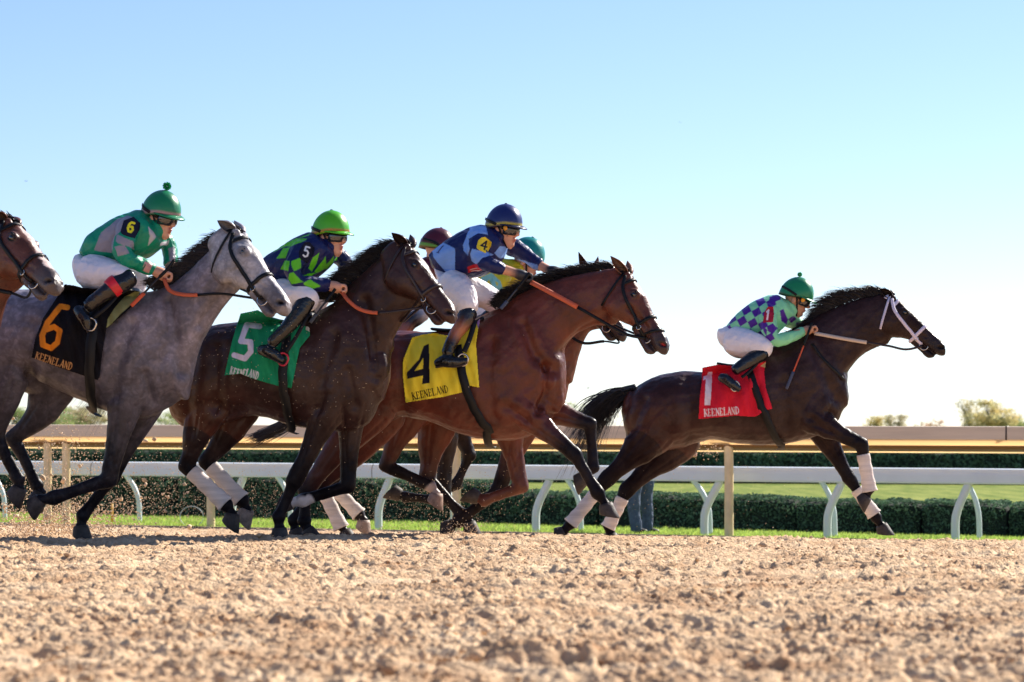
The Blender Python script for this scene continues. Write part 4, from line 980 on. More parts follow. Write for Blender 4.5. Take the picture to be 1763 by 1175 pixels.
J6 = Jockey(dict(x0=200, D=16.7, yaw=9, seat=(160, 500), label='jockey in green and gray silks on the gray horse, pompom on green cap', head=(277, 376), pitch=14, hyaw=26, hroll=0, hcol=C('#139a63'), band=C('#e0a6ac'), pom=(287.5, 321, .030), pomc=C('#18a868'),
  torso=[(142, 430, 164, 448, .13), (156, 404, 196, 452, .17), (186, 382, 226, 450, .19), (218, 367, 254, 443, .19), (244, 362, 279, 424, .165), (259, 369, 283, 412, .09)],
  arm=[(222, 392, .075, -.17), (216, 412, .066, -.23), (209, 432, .058, -.27), (222, 449, .052, -.26), (242, 456, .045, -.2), (261, 464, .040, -.15)], hand=(283, 474, -.12, 1.05),
  farm=[(272, 398, .07, .16), (290, 420, .056, .2), (293, 440, .05, .18), (292, 455, .04, .14)], fhand=(298, 466, .1),
  cv=cv, patch=(c1([(735, 345), (795, 322), (835, 360), (832, 400), (800, 455), (712, 425)]), pc),
  seatsec=[(140, 436, 150, 500, .12), (150, 440, 165, 502, .15), (165, 446, 185, 492, .15)],
  leg=[(158, 468, .115, -.10), (176, 472, .105, -.17), (198, 474, .088, -.24), (216, 478, .070, -.27)], fleg=[(160, 468, .115, .10), (200, 472, .1, .18), (240, 478, .075, .26), (236, 500, .05, .27)],
  boot=dict(shin=[(224, 478, .060, -.27), (212, 486, .064, -.29), (196, 494, .060, -.315), (184, 503, .052, -.33), (168, 514, .046, -.345), (152, 527, .042, -.36)], col=[C('#121216')]*3+[C('#1d1418')]*2+[C('#0e0e14')], foot=[(134, 533, .035, -.36), (142, 543, .042, -.37), (149, 555, .038, -.38), (151, 566, .028, -.38)]),
  fboot=dict(shin=[(236, 498, .055, .27), (200, 515, .05, .3), (170, 530, .045, .33)], col=[C('#121216')]*3, foot=[(155, 535, .035, .33), (160, 550, .04, .33), (165, 562, .028, .33)])))
lf = Loft(); J6.pl.limb(lf, [(203, 489, .066, -.31), (197, 493, .0665, -.316), (190, 499, .063, -.325)], (1, 1, 1), dome=False); link('boot_cuff', lf.raw('boot_cuff'), mat('red_cuff', C('#d41f2e'), rough=.3), J6.root)
stirrup(J6.pl, 156, 559, -.385, h6.root, M['metal']); leather(J6.pl, [(205, 505, -.30), (182, 530, -.37), (160, 548, -.39)], h6.root)
whip(J6.pl, [(300, 448, -.2), (288, 464, -.22), (268, 484, -.26), (248, 505, -.3), (226, 527, -.34)], 'whip with orange tip held by the jockey in green and gray', (C('#1c1a20'), C('#d2562c')))
# jockey 5
LM = C('#6fdc2a'); cv = Canvas(440, 390, 620, 510, NAVY)
for p in ([(380, 330), (470, 280), (440, 270), (400, 300)], [(400, 365), (440, 300), (480, 295), (455, 360)], [(430, 250+30), (520, 240), (585, 245), (560, 262), (490, 290), (470, 290)], [(425, 430), (450, 375), (480, 380), (470, 438)],
          [(490, 380), (545, 358), (553, 420), (505, 440), (488, 400)], [(475, 455), (500, 445), (560, 505), (490, 520), (470, 490)], [(560, 510), (600, 488), (665, 530), (610, 545), (565, 520)],
          [(590, 420), (615, 360), (655, 330), (640, 390), (610, 440)], [(625, 440), (690, 350), (700, 420), (640, 450)], [(695, 400), (740, 345), (735, 385), (700, 420)], [(740, 370), (765, 350), (760, 380)], [(600, 470), (640, 445), (600, 450), (560, 465)],
          [(530, 240), (610, 212), (590, 228)]): cv.poly(c3(p), LM)
pc = Canvas(505, 410, 550, 465, C('#1a1c2e')); digit(pc, '5', 527, 434, 9.5, 17, 14, 3, C('#d6dde4'))
J5 = Jockey(dict(x0=520, D=17.4, yaw=9, seat=(490, 540), label='jockey in navy and lime diamond silks with plain bright lime cap', head=(570, 409), pitch=4, hyaw=28, hcol=C('#66e01c'), band=C('#e08a1e'), rim=C('#8ae62c'), 
  torso=[(463, 441, 482, 486, .13), (478, 430, 508, 492, .165), (502, 414, 535, 484, .19), (527, 403, 558, 465, .19), (545, 401, 576, 446, .16), (554, 405, 578, 436, .09)],
  arm=[(521, 428, .075, -.16), (513, 446, .066, -.22), (504, 466, .060, -.26), (514, 484, .054, -.26), (538, 489, .046, -.22), (563, 491, .040, -.17)], hand=(583, 496, -.14, 1.05),
  farm=[(562, 430, .07, .15), (590, 448, .056, .2), (594, 466, .05, .18), (590, 480, .04, .14)], fhand=(594, 489, .1),
  cv=cv, patch=(c3([(565, 268), (600, 268), (628, 300), (622, 345), (585, 395), (528, 358), (535, 320)]), pc),
  seatsec=[(465, 470, 478, 540, .13), (480, 478, 492, 545, .155), (500, 484, 510, 535, .15)],
  leg=[(486, 508, .115, -.10), (502, 510, .105, -.17), (520, 512, .088, -.24), (534, 518, .072, -.27)], fleg=[(490, 508, .115, .10), (520, 508, .1, .18), (552, 515, .075, .26), (545, 540, .05, .27)],
  boot=dict(shin=[(530, 516, .058, -.28), (520, 530, .060, -.30), (508, 548, .055, -.325), (494, 565, .047, -.35), (478, 580, .042, -.37), (468, 590, .040, -.375)], col=[C('#0e0e12')]*6, foot=[(448, 602, .032, -.375), (458, 604, .042, -.385), (472, 611, .040, -.39), (486, 621, .028, -.39)]),
  fboot=dict(shin=[(545, 538, .055, .27), (515, 560, .05, .3), (490, 585, .045, .33)], col=[C('#121216')]*3, foot=[(470, 590, .035, .33), (485, 600, .04, .33), (500, 610, .028, .33)])))
REDM = mat('red_stirrup', C('#c01f3c'), rough=.3)
stirrup(J5.pl, 487, 619, -.395, h5.root, REDM); leather(J5.pl, [(532, 540, -.30), (510, 580, -.37), (492, 608, -.40)], h5.root)
whip(J5.pl, [(577, 498, -.22), (570, 508, -.24), (556, 526, -.28), (545, 541, -.31), (534, 556, -.33)], 'dark whip held by the jockey in navy and lime', (C('#2a2c34'), C('#3c4048')))
# jockey 4
LB = C('#8cb8ff'); cv = Canvas(730, 375, 960, 500, NAVY)
for p in ([(245, 330), (300, 285), (362, 318), (365, 460), (330, 455), (250, 360)], [(400, 300), (440, 205), (520, 200), (528, 250), (480, 240), (425, 268), (440, 320), (430, 355), (405, 330)], [(440, 350), (450, 320), (540, 340), (560, 350), (500, 365), (470, 400), (445, 380)],
          [(560, 340), (590, 305), (630, 310), (620, 360), (590, 370)], [(620, 370), (660, 365), (780, 400), (790, 420), (740, 440), (660, 410)]): cv.poly(c5(p), LB)
cv.poly(c5([(425, 410), (470, 395), (500, 430), (430, 445)]), C('#d8202e')); cv.stroke(c5([(440, 428), (480, 420)]), 1.6, C('#e8dce0')); cv.stroke(c5([(445, 438), (490, 430)]), 1.2, C('#e8dce0'))
cv.stroke(c5([(275, 338), (302, 303)]), 2.0, C('#2a1f66')); cv.stroke(c5([(268, 336), (284, 342)]), 1.2, C('#2a1f66'))
pc = Canvas(810, 400, 855, 445, C('#efcf34')); digit(pc, '4', 833, 422, 11, 14, 15, 3, C('#1b2030'))
J4 = Jockey(dict(x0=820, D=18.2, yaw=9, seat=(780, 560), label='jockey in navy and light blue silks with yellow banded navy cap', head=(868, 396), pitch=8, hyaw=24, hcol=C('#22307e'), band=C('#e8d234'), peak=C('#151b4a'), dot=C('#f0a020'), glove=C('#33333a'), skin=C('#d69a7c'),
  torso=[(744, 433, 774, 476, .13), (766, 415, 798, 482, .165), (794, 399, 828, 476, .19), (819, 390, 856, 458, .19), (837, 388, 872, 432, .16), (847, 393, 872, 420, .09)],
  arm=[(822, 410, .078, -.16), (822, 430, .068, -.22), (831, 450, .060, -.26), (846, 458, .052, -.26), (863, 463, .046, -.24), (886, 470, .034, -.22)], armn=5, hand=(904, 476, -.2, 1.05),
  farm=[(862, 415, .07, .15), (888, 428, .058, .2), (910, 444, .05, .18), (928, 456, .042, .14), (944, 465, .034, .1)], farmn=4, fhand=(958, 468, .06), fglove=C('#1a1a20'),
  cv=cv, patch=(c5([(495, 262), (515, 258), (548, 285), (545, 305), (522, 348), (466, 320), (480, 275)]), pc),
  seatsec=[(752, 455, 770, 520, .13), (765, 462, 782, 545, .155), (788, 470, 800, 545, .15)],
  leg=[(778, 490, .115, -.10), (788, 500, .11, -.17), (800, 515, .095, -.24), (808, 532, .072, -.27)], fleg=[(780, 488, .115, .10), (815, 502, .1, .18), (850, 520, .078, .26), (850, 540, .05, .27)],
  boot=dict(shin=[(808, 538, .060, -.28), (800, 552, .062, -.30), (792, 566, .052, -.32), (786, 574, .048, -.33), (778, 590, .045, -.35), (770, 608, .042, -.37)], col=[C('#1a1c22'), C('#1a1c22'), C('#b06a4c'), C('#a8684e'), C('#15131a'), C('#0e0e12')], foot=[(752, 626, .032, -.37), (764, 622, .042, -.38), (784, 624, .038, -.385), (802, 622, .026, -.385)]),
  fboot=dict(shin=[(850, 540, .055, .27), (820, 565, .05, .3), (790, 590, .045, .33)], col=[C('#121216')]*3, foot=[(780, 600, .035, .33), (795, 608, .04, .33), (810, 614, .028, .33)])))
stirrup(J4.pl, 797, 620, -.39, h4.root, M['metal']); leather(J4.pl, [(818, 552, -.30), (808, 585, -.36), (799, 606, -.395)], h4.root, wd=.02)
whip(J4.pl, [(912, 470, -.24), (900, 486, -.26), (886, 503, -.28), (873, 519, -.3), (862, 532, -.31)], 'dark whip held by the jockey in navy and light blue', (C('#30333c'), C('#3c4660')))
# jockey 1
GRN = C('#9af2bb'); cv = Canvas(1230, 495, 1430, 610, GRN); PU = C('#5a23a2')
ax, ay = (.86, -.52), (.45, .89); o = (1262, 570); q = 14.5
for i in range(-4, 8):
    for j in range(-7, 5):
        if (i+j) % 2 == 0:
            X0 = o[0]+(i*ax[0]*q+j*ay[0]*q*.85); Y0 = o[1]+(i*ax[1]*q+j*ay[1]*q*.85)
            pts = [(X0, Y0), (X0+ax[0]*q, Y0+ax[1]*q), (X0+ax[0]*q+ay[0]*q*.85, Y0+ax[1]*q+ay[1]*q*.85), (X0+ay[0]*q*.85, Y0+ay[1]*q*.85)]
            if X0 < 1322 or Y0 < 535 and X0 < 1326: cv.poly(pts, PU)
cv.poly(c7([(485, 420), (520, 405), (550, 435), (520, 468), (490, 450)]), PU); cv.poly(c7([(462, 425), (485, 440), (480, 485), (465, 450)]), PU)
cv.poly(c7([(560, 330), (580, 320), (610, 380), (600, 410), (570, 390)]), PU); cv.poly(c7([(610, 380), (640, 360), (660, 380), (630, 400)]), PU); cv.poly(c7([(660, 400), (705, 400), (700, 420), (660, 420)]), PU)
cv.poly(c7([(500, 310-20), (545, 275), (570, 262), (560, 235), (500, 245)]), PU)
pc = Canvas(1300, 520, 1345, 565, C('#a3203a')); digit(pc, '1', 1321.5, 542.5, 9, 16, 8, 3, C('#ece0e4'))
J1 = Jockey(dict(x0=1300, D=21.4, yaw=3, seat=(1270, 630), label='jockey in purple and mint checked silks on the leading horse', head=(1370, 516), hk=1.04, pitch=20, hyaw=8, hcol=C('#1fa56c'), rim=C('#10241c'), pom=(1377, 473, .022), pomc=C('#1cc070'), dot=C('#f0a020'), skin=C('#c08c70'),
  torso=[(1253, 558, 1270, 577, .125), (1268, 539, 1300, 584, .16), (1292, 523, 1326, 584, .18), (1317, 512, 1346, 567, .18), (1337, 509, 1364, 549, .15), (1349, 514, 1369, 541, .09)],
  arm=[(1322, 536, .078, -.16), (1322, 556, .070, -.22), (1327, 576, .062, -.26), (1340, 587, .054, -.25), (1362, 580, .048, -.21), (1381, 571, .040, -.17)], hand=(1395, 568, -.15, 1.05),
  farm=[(1355, 545, .07, .15), (1375, 560, .055, .2), (1388, 560, .045, .16)], fhand=(1402, 560, .1),
  cv=cv, patch=(c7([(490, 306), (524, 306), (528, 350), (522, 402), (460, 402), (470, 335)]), pc),
  seatsec=[(1243, 565, 1250, 604, .12), (1254, 562, 1264, 616, .15), (1272, 570, 1284, 618, .15)],
  leg=[(1266, 588, .125, -.10), (1284, 592, .115, -.17), (1304, 596, .098, -.24), (1318, 602, .078, -.27)], fleg=[(1266, 588, .115, .10), (1290, 596, .1, .18), (1322, 606, .075, .26), (1316, 620, .05, .27)],
  boot=dict(shin=[(1314, 608, .062, -.28), (1303, 614, .062, -.29), (1290, 621, .056, -.31), (1277, 630, .048, -.33), (1266, 638, .043, -.35)], col=[C('#0e0e12'), C('#101014'), C('#14161e'), C('#14161e'), C('#10121a')], foot=[(1241, 650, .035, -.35), (1249, 653, .044, -.36), (1260, 661, .040, -.37), (1272, 670, .026, -.37)]),
  fboot=dict(shin=[(1316, 620, .055, .27), (1295, 635, .05, .3), (1275, 645, .045, .33)], col=[C('#121216')]*3, foot=[(1262, 650, .035, .33), (1270, 655, .04, .33), (1280, 662, .028, .33)])))
stirrup(J1.pl, 1265, 665, -.375, h1.root, M['metal']); leather(J1.pl, [(1305, 625, -.30), (1290, 640, -.34), (1277, 650, -.38)], h1.root)
whip(J1.pl, [(1398, 556, -.2), (1390, 578, -.22), (1380, 605, -.24), (1366, 640, -.26), (1354, 670, -.28)], 'whip with orange shaft held by the jockey in purple and mint', (C('#c9502c'), C('#3e4660')))
# jockey T (teal cap, yellow and aqua)
YE = C('#e2d22c'); AQ = C('#8fd2cc'); cv = Canvas(780, 440, 930, 540, YE); rg = np.random.default_rng(4)
cv.poly([(828, 478), (846, 470), (862, 485), (868, 510), (850, 520), (830, 500)], AQ)
for p in ([(836, 488), (842, 482), (846, 492), (840, 498)], [(846, 504), (852, 500), (860, 510), (852, 516)], [(852, 484), (858, 488), (856, 494)]): cv.poly(p, YE)
cv.poly([(858, 500), (885, 495), (890, 520), (862, 520)], AQ); cv.poly([(870, 506), (880, 504), (882, 514), (872, 516)], YE)
JT = Jockey(dict(x0=850, D=19.05, yaw=9, seat=(800, 540), label='jockey in yellow and aqua silks with teal cap behind the rider numbered 4', head=(905, 450), pitch=20, hyaw=0, hcol=C('#1fb0a8'), rim=C('#103c3c'),
  torso=[(790, 482, 802, 514, .13), (808, 466, 826, 518, .165), (834, 453, 850, 512, .18), (860, 446, 876, 498, .18), (882, 446, 896, 480, .14), (892, 450, 902, 472, .09)],
  arm=[(868, 466, .07, -.16), (862, 484, .062, -.22), (855, 500, .056, -.24), (868, 508, .048, -.22), (884, 508, .040, -.18)], hand=(896, 507, -.15), glove=C('#cfa8a8'),
  farm=[(886, 470, .07, .15), (896, 490, .05, .2), (900, 500, .04, .16)], fhand=(906, 505, .1), cv=cv,
  seatsec=[(780, 492, 790, 545, .12), (795, 496, 805, 550, .15)], leg=[(800, 520, .11, -.10), (820, 530, .1, -.2), (838, 545, .075, -.27)], fleg=[(800, 520, .11, .10), (820, 530, .1, .2), (838, 545, .075, .27)],
  boot=dict(shin=[(838, 545, .055, -.28), (815, 570, .05, -.33), (795, 592, .042, -.36)], col=[C('#121216')]*3, foot=[(782, 600, .035, -.37), (795, 604, .04, -.37), (808, 610, .028, -.37)])))
# jockey M (maroon cap)
cv = Canvas(640, 420, 780, 560, C('#5a1830'))
JM = Jockey(dict(x0=720, D=19.9, yaw=9, seat=(690, 560), label='jockey in maroon cap hidden deepest in the pack', head=(752, 433), pitch=14, hyaw=-20, hcol=C('#6c1630'), band=C('#8ad02c'),
  torso=[(664, 505, 680, 535, .13), (678, 482, 704, 530, .165), (700, 462, 724, 516, .18), (722, 448, 742, 494, .17), (736, 442, 752, 476, .13), (744, 444, 756, 462, .09)],
  arm=[(722, 465, .065, -.16), (715, 485, .055, -.2), (722, 500, .05, -.2), (745, 505, .04, -.16)], hand=(756, 507, -.14), cv=cv,
  seatsec=[(666, 512, 676, 560, .12), (680, 515, 690, 560, .15)], leg=[(684, 532, .11, -.08), (700, 535, .1, -.17), (722, 540, .07, -.25)], fleg=[(684, 532, .11, .08), (700, 535, .1, .17), (722, 540, .07, .25)],
  boot=dict(shin=[(728, 540, .058, -.25), (716, 548, .060, -.28), (704, 558, .056, -.3), (697, 568, .05, -.32), (680, 585, .042, -.34)], col=[C('#d8d4dc'), C('#16161c'), C('#16161c'), C('#b56a4e'), C('#121216')], foot=[(668, 596, .035, -.34), (680, 600, .04, -.34), (694, 606, .028, -.34)])))
# saddles
for h, q in ((h6, [(150, 500), (190, 505), (235, 503)]), (h5, [(455, 548), (500, 553), (540, 545)]), (h4, [(745, 570), (790, 568), (836, 550)]), (h1, [(1235, 629), (1270, 628), (1318, 612)])):
    lf = Loft(); h.pl.limb(lf, [(q[0][0], q[0][1]-3, .010, 0, 9), (q[1][0]-12, q[1][1]+3, .018, 0, 8), (q[1][0]+8, q[1][1]+1, .02, 0, 7), (q[2][0], q[2][1]+1, .03, 0, 5)], (1, 1, 1)); link('saddle', lf.raw('saddle'), M['black'], h.root)
# ================================================================ ground
FX = [(2, .38), (5, .40), (12, .42), (16.7, .393), (17.4, .378), (18.2, .352), (21.4, .228), (25, .112), (31, -.028), (34, -.055), (60, -.02), (5000, -.02)]
xs_, zs_ = zip(*FX)
def gz(X, Y):
    X = np.asarray(X, float); Y = np.asarray(Y, float)
    z = (np.interp(Y-.35, xs_, zs_)+np.interp(Y, xs_, zs_)+np.interp(Y+.35, xs_, zs_))/3
    k = np.where(X > 0, np.clip((Y-11)/9, 0, 1), np.clip((Y-19)/9, 0, 1)); k = k*k*(3-2*k); f = np.clip((60-Y)/25, 0, 1)
    return z-np.where(X > 0, .0165, .0135)*np.clip(X, -30, 30)*k*f
EA = (-6.3, 31.9); EB = (5.35, 27.9)                      # edge of the dirt
ev = np.array([EB[0]-EA[0], EB[1]-EA[1]]); eL = np.linalg.norm(ev); ev /= eL; en = np.array([-ev[1], ev[0]])
def edge(X, Y): return (np.asarray(X)-EA[0])*en[0]+(np.asarray(Y)-EA[1])*en[1]     # metres beyond the edge
def on_edge(px, off):
    """point of the line parallel to the dirt edge, off metres beyond it, seen at photo column px"""
    k = (px-CX)/F; Y = (off+EA[0]*en[0]+EA[1]*en[1])/(k*en[0]+en[1]); return k*Y, Y
def grid(name, ks, Ys, fz, m, cf=None):
    K, Yg = np.meshgrid(ks, Ys); X = K*Yg if True else K; Zz = fz(X, Yg)
    V = np.stack([X, Yg, Zz], -1).reshape(-1, 3); a, b = K.shape; i = np.arange(a*b).reshape(a, b)
    q = np.stack([i[:-1, :-1], i[:-1, 1:], i[1:, 1:], i[1:, :-1]], -1).reshape(-1, 4); return V, q
def dirt_h(X, Y):
    wx = X+.05*fbm(X*9, Y*9, 41, 2); wy = Y+.05*fbm(X*9+7, Y*9, 42, 2)
    h0 = fbm(wx*1.3, wy*2.2, 1, 3)-.47; r1 = 1-np.abs(fbm(wx*6, wy*8, 2, 3)-.47)*4; r2 = 1-np.abs(fbm(wx*16, wy*20, 3, 3)-.47)*4; r3 = fbm(wx*34, wy*40, 4, 3)-.47; r0 = 1-np.abs(fbm(wx*1.6+5, wy*8, 24, 3)-.47)*5; g = vnoise(X*1.7, Y*2.2, 6)
    c = np.clip(vnoise(wx*26, wy*30, 17)-.74, 0, 1)*4*np.clip(vnoise(X*4, Y*5, 18)*1.6-.4, 0, 1)
    return .018*h0+.012*np.clip(r0, -1, 1)*g+.014*np.clip(r1, -1, 1)*g*1.6+.021*np.clip(r2, -1, 1)*(.4+g)+.052*r3*(.35+1.2*vnoise(X*2.6, Y*3.4, 51))+.03*c+.007*vnoise(X*110, Y*130, 9)-.012
    n1 = fbm(X*1.1, Y*1.4, 1, 3)-.5; n2 = fbm(X*5+2, Y*7, 2, 3); n3 = fbm(X*17, Y*22, 3, 3); n4 = vnoise(X*60, Y*70, 4); n5 = vnoise(X*120, Y*140, 9)
    lump = np.clip(n2-.44, 0, 1)*2.2
    return .028*n1+.020*np.abs(n2-.5)*2*-1+.020+.016*lump+.028*(np.abs(n3-.5)*-2+.7)*(.3+1.5*vnoise(X*2, Y*2, 6))+.012*n4*(.4+vnoise(X*5, Y*5, 16))+.006*n5
prg = np.random.default_rng(21); prints = [(prg.uniform(-.22, .22)*y, y, prg.uniform(.05, .10), prg.uniform(.02, .04)) for y in np.exp(prg.uniform(math.log(5.5), math.log(22), 130))]
prints += [(-.02*7.1, 7.15, .13, .06), (.025*7, 7.1, .15, .065), (-.1*8.6, 8.6, .1, .05), (-.17*7.4, 7.4, .1, .05), (.17*7, 6.9, .13, .05)]
def dirt_full(X, Y):
    h = dirt_h(X, Y)
    for (x, y, r, d) in prints:
        q = (Y > y-.5) & (Y < y+.5)
        rows = np.nonzero(q.any(1))[0]
        if len(rows) == 0: continue
        a, b = rows[0], rows[-1]+1; xx, yy = X[a:b], Y[a:b]
        dd = np.hypot((xx-x)/1.3, (yy-y)*1.0)/r; wob = 1+.5*(vnoise(xx*14, yy*14, 7)-.5); dd = dd*wob
        h[a:b] += (-d*1.2*np.exp(-(dd**2)*1.6)+d*.18*np.exp(-((dd-1.35)/.35)**2))*(.6+.8*vnoise(xx*25, yy*25, 8))
    return gz(X, Y)+h*np.clip((33-Y)/8, .55, 1)
ko = [.245]; st = .00105
while ko[-1] < 1.5: st *= 1.02; ko.append(ko[-1]+st)
ks = np.concatenate([-np.array(ko)[::-1], np.arange(-.245, .245, .00105)[1:], ko]); Ys = [1.2]
while Ys[-1] < 32.5: Ys.append(Ys[-1]*(1.00125 if Ys[-1] > 4.6 else 1.006))
V1, q1 = grid('d', ks, np.array(Ys), dirt_full, None)
keep = edge(V1[:, 0], V1[:, 1]) < .05; q1 = q1[keep[q1].all(1)]
m, t, b = new_mat('track_dirt'); N, L = t.nodes, t.links
tc = N.new('ShaderNodeTexCoord'); n1 = N.new('ShaderNodeTexNoise'); n1.inputs['Scale'].default_value = 2.4; n1.inputs['Detail'].default_value = 9; n1.inputs['Roughness'].default_value = .7
L.new(tc.outputs['Object'], n1.inputs[0]); cr = N.new('ShaderNodeValToRGB'); cr.color_ramp.elements[0].position = .3; cr.color_ramp.elements[1].position = .72
cr.color_ramp.elements[0].color = (*C('#a67d5b'), 1); cr.color_ramp.elements[1].color = (*C('#efd2ad'), 1); L.new(n1.outputs[0], cr.inputs[0]); L.new(cr.outputs[0], b.inputs['Base Color'])
b.inputs['Roughness'].default_value = .95; b.inputs['Specular IOR Level'].default_value = .15
n2 = N.new('ShaderNodeTexNoise'); n2.inputs['Scale'].default_value = 90; n2.inputs['Detail'].default_value = 5; L.new(tc.outputs['Object'], n2.inputs[0])
bp = N.new('ShaderNodeBump'); bp.inputs['Distance'].default_value = .012; L.new(n2.outputs[0], bp.inputs['Height']); L.new(bp.outputs[0], b.inputs['Normal']); M['dirt'] = m
tag(link('dirt_track', mesh_np('dirt_track', V1, q1), M['dirt']), kind='structure')
# the rest of the track around it
X, Y = np.meshgrid(np.arange(-60, 60.1, .6), np.arange(-30, 46, .6)); Zg = gz(X, Y)-.10
V = np.stack([X, Y, Zg], -1).reshape(-1, 3); i = np.arange(X.size).reshape(X.shape); q = np.stack([i[:-1, :-1], i[:-1, 1:], i[1:, 1:], i[1:, :-1]], -1).reshape(-1, 4)
inz = (np.abs(V[:, 0]/np.maximum(V[:, 1], .1)) < 1.3) & (V[:, 1] > 5.3) & (V[:, 1] < 31.5)
V[inz, 2] -= .02
kp = edge(V[:, 0], V[:, 1]) < .6; q = q[kp[q].all(1)]
tag(link('dirt_ground', mesh_np('dirt_ground', V, q), M['dirt']), kind='structure')
# loose clods
def lumps(name, pos, size, m, cols=None, seed=1, flat=.75):
    rg = np.random.default_rng(seed)
    ico = np.array([(0, 0, -1), (.72, -.53, -.45), (-.28, -.85, -.45), (-.89, 0, -.45), (-.28, .85, -.45), (.72, .53, -.45), (.28, -.85, .45), (-.72, -.53, .45), (-.72, .53, .45), (.28, .85, .45), (.89, 0, .45), (0, 0, 1)])
    fc = np.array([(0, 1, 2), (1, 0, 5), (0, 2, 3), (0, 3, 4), (0, 4, 5), (1, 5, 10), (2, 1, 6), (3, 2, 7), (4, 3, 8), (5, 4, 9), (1, 10, 6), (2, 6, 7), (3, 7, 8), (4, 8, 9), (5, 9, 10), (6, 10, 11), (7, 6, 11), (8, 7, 11), (9, 8, 11), (10, 9, 11)])
    n = len(pos); v = ico[None]*rg.uniform(.35, 1.5, (n, 12, 1)); v[:, :, 2] *= flat
    a = rg.uniform(0, 6.28, n); ca, sa = np.cos(a)[:, None], np.sin(a)[:, None]; x = v[:, :, 0]*ca-v[:, :, 1]*sa; y = v[:, :, 0]*sa+v[:, :, 1]*ca; v[:, :, 0], v[:, :, 1] = x, y
    v = v*size[:, None, None]+pos[:, None]; f = fc[None]+(np.arange(n)*12)[:, None, None]
    return mesh_np(name, v.reshape(-1, 3), f.reshape(-1, 3))
rg = np.random.default_rng(5); n = 60000
Yc = np.exp(rg.uniform(math.log(5.2), math.log(30), n)); Xc = rg.normal(0, .2, n)*Yc; ok = (edge(Xc, Yc) < -.05) & (vnoise(Xc*1.6, Yc*1.6, 12)+.5*vnoise(Xc*6, Yc*6, 13) > .72)
Xc, Yc = Xc[ok], Yc[ok]; sz = np.exp(rg.normal(math.log(.0042), .55, len(Xc))); sz = np.clip(sz*(.75+Yc/40), .003, .04)
Zc = gz(Xc, Yc)+dirt_h(Xc, Yc)*np.clip((33-Yc)/8, .55, 1)+sz*.25
tag(link('loose_clods', lumps('loose_clods', np.stack([Xc, Yc, Zc], 1), sz, M['dirt']), M['dirt']), 'loose crumbs and clods of tan dirt over the track', 'dirt clods', kind='stuff')
# dirt thrown up by the hooves
M['fly'] = mat('flying_dirt', C('#d9bfa0'), rough=.95, spec=.1, var=.3, vscale=8)
pos = []; sizes = []
def spray(n, cx, cy, sx, sy, D0, D1, s0, s1):
    for _ in range(n):
        px, py = rg.normal(cx, sx), rg.normal(cy, sy)
        if py > 925: py = 925-rg.uniform(0, 25)
        pos.append(tuple(P(px, py, rg.uniform(D0, D1)))); sizes.append(1.25*math.exp(rg.uniform(math.log(s0), math.log(s1))))
spray(2200, 90, 820, 55, 60, 17.5, 21, .0015, .005); spray(2600, 90, 900, 70, 24, 17.2, 20, .002, .007); spray(2200, 230, 850, 90, 40, 17.5, 22, .0012, .0035)
spray(3000, 440, 865, 190, 38, 18.5, 24, .0012, .003); spray(1500, 760, 860, 90, 35, 18.5, 23, .0012, .003); spray(350, 130, 730, 110, 25, 17.5, 22, .0012, .003); spray(250, 1200, 850, 100, 40, 22, 25, .0012, .003)
spray(28, 110, 850, 70, 55, 17, 19, .008, .018); spray(14, 290, 850, 50, 45, 18, 20, .009, .016); spray(120, 1225, 772, 14, 10, 22, 24, .002, .005); spray(260, 790, 915, 30, 12, 18, 19, .0015, .004)
spray(500, 430, 640, 130, 90, 16.9, 17.1, .0012, .0022)
tag(link('flying_dirt', lumps('flying_dirt', np.array(pos), np.array(sizes), M['fly'], flat=1), M['fly']), 'specks and crumbs of dirt thrown up behind the hooves', 'flying dirt', kind='stuff')
# grass ground to the horizon
def gsheet():
    ys = np.concatenate([np.arange(24, 60, .7), np.geomspace(60, 3000, 30)]); us = np.concatenate([-np.geomspace(3000, 70, 16), np.arange(-60, 60.1, 1.0), np.geomspace(70, 3000, 16)])
    X, Y = np.meshgrid(us, ys); return X, Y, gz(X, Y)-.004
X, Y, Zg = gsheet(); V = np.stack([X, Y, Zg], -1).reshape(-1, 3)
# pull the near border onto the dirt edge line
e = edge(V[:, 0], V[:, 1]); nb = (e < 0); V[nb, 0] -= en[0]*e[nb]; V[nb, 1] -= en[1]*e[nb]; V[nb, 2] = gz(V[nb, 0], V[nb, 1])-.004
i = np.arange(X.size).reshape(X.shape); q = np.stack([i[:-1, :-1], i[:-1, 1:], i[1:, 1:], i[1:, :-1]], -1).reshape(-1, 4); ee = e[q]; q = q[(ee > 0).any(1)]
m, t, b = new_mat('grass_ground'); N, L = t.nodes, t.links
tc = N.new('ShaderNodeTexCoord'); n1 = N.new('ShaderNodeTexNoise'); mpg = N.new('ShaderNodeMapping'); mpg.inputs['Scale'].default_value = (1, .16, 1); n1.inputs['Scale'].default_value = 2.2; n1.inputs['Detail'].default_value = 9; n1.inputs['Roughness'].default_value = .75
L.new(tc.outputs['Object'], mpg.inputs[0]); L.new(mpg.outputs[0], n1.inputs[0]); cr = N.new('ShaderNodeValToRGB'); cr.color_ramp.elements[0].position = .38; cr.color_ramp.elements[1].position = .68
cr.color_ramp.elements[0].color = (.12, .18, .03, 1); cr.color_ramp.elements[1].color = (.34, .36, .09, 1); L.new(n1.outputs[0], cr.inputs[0]); L.new(cr.outputs[0], b.inputs['Base Color']); b.inputs['Roughness'].default_value = .95; b.inputs['Specular IOR Level'].default_value = .08
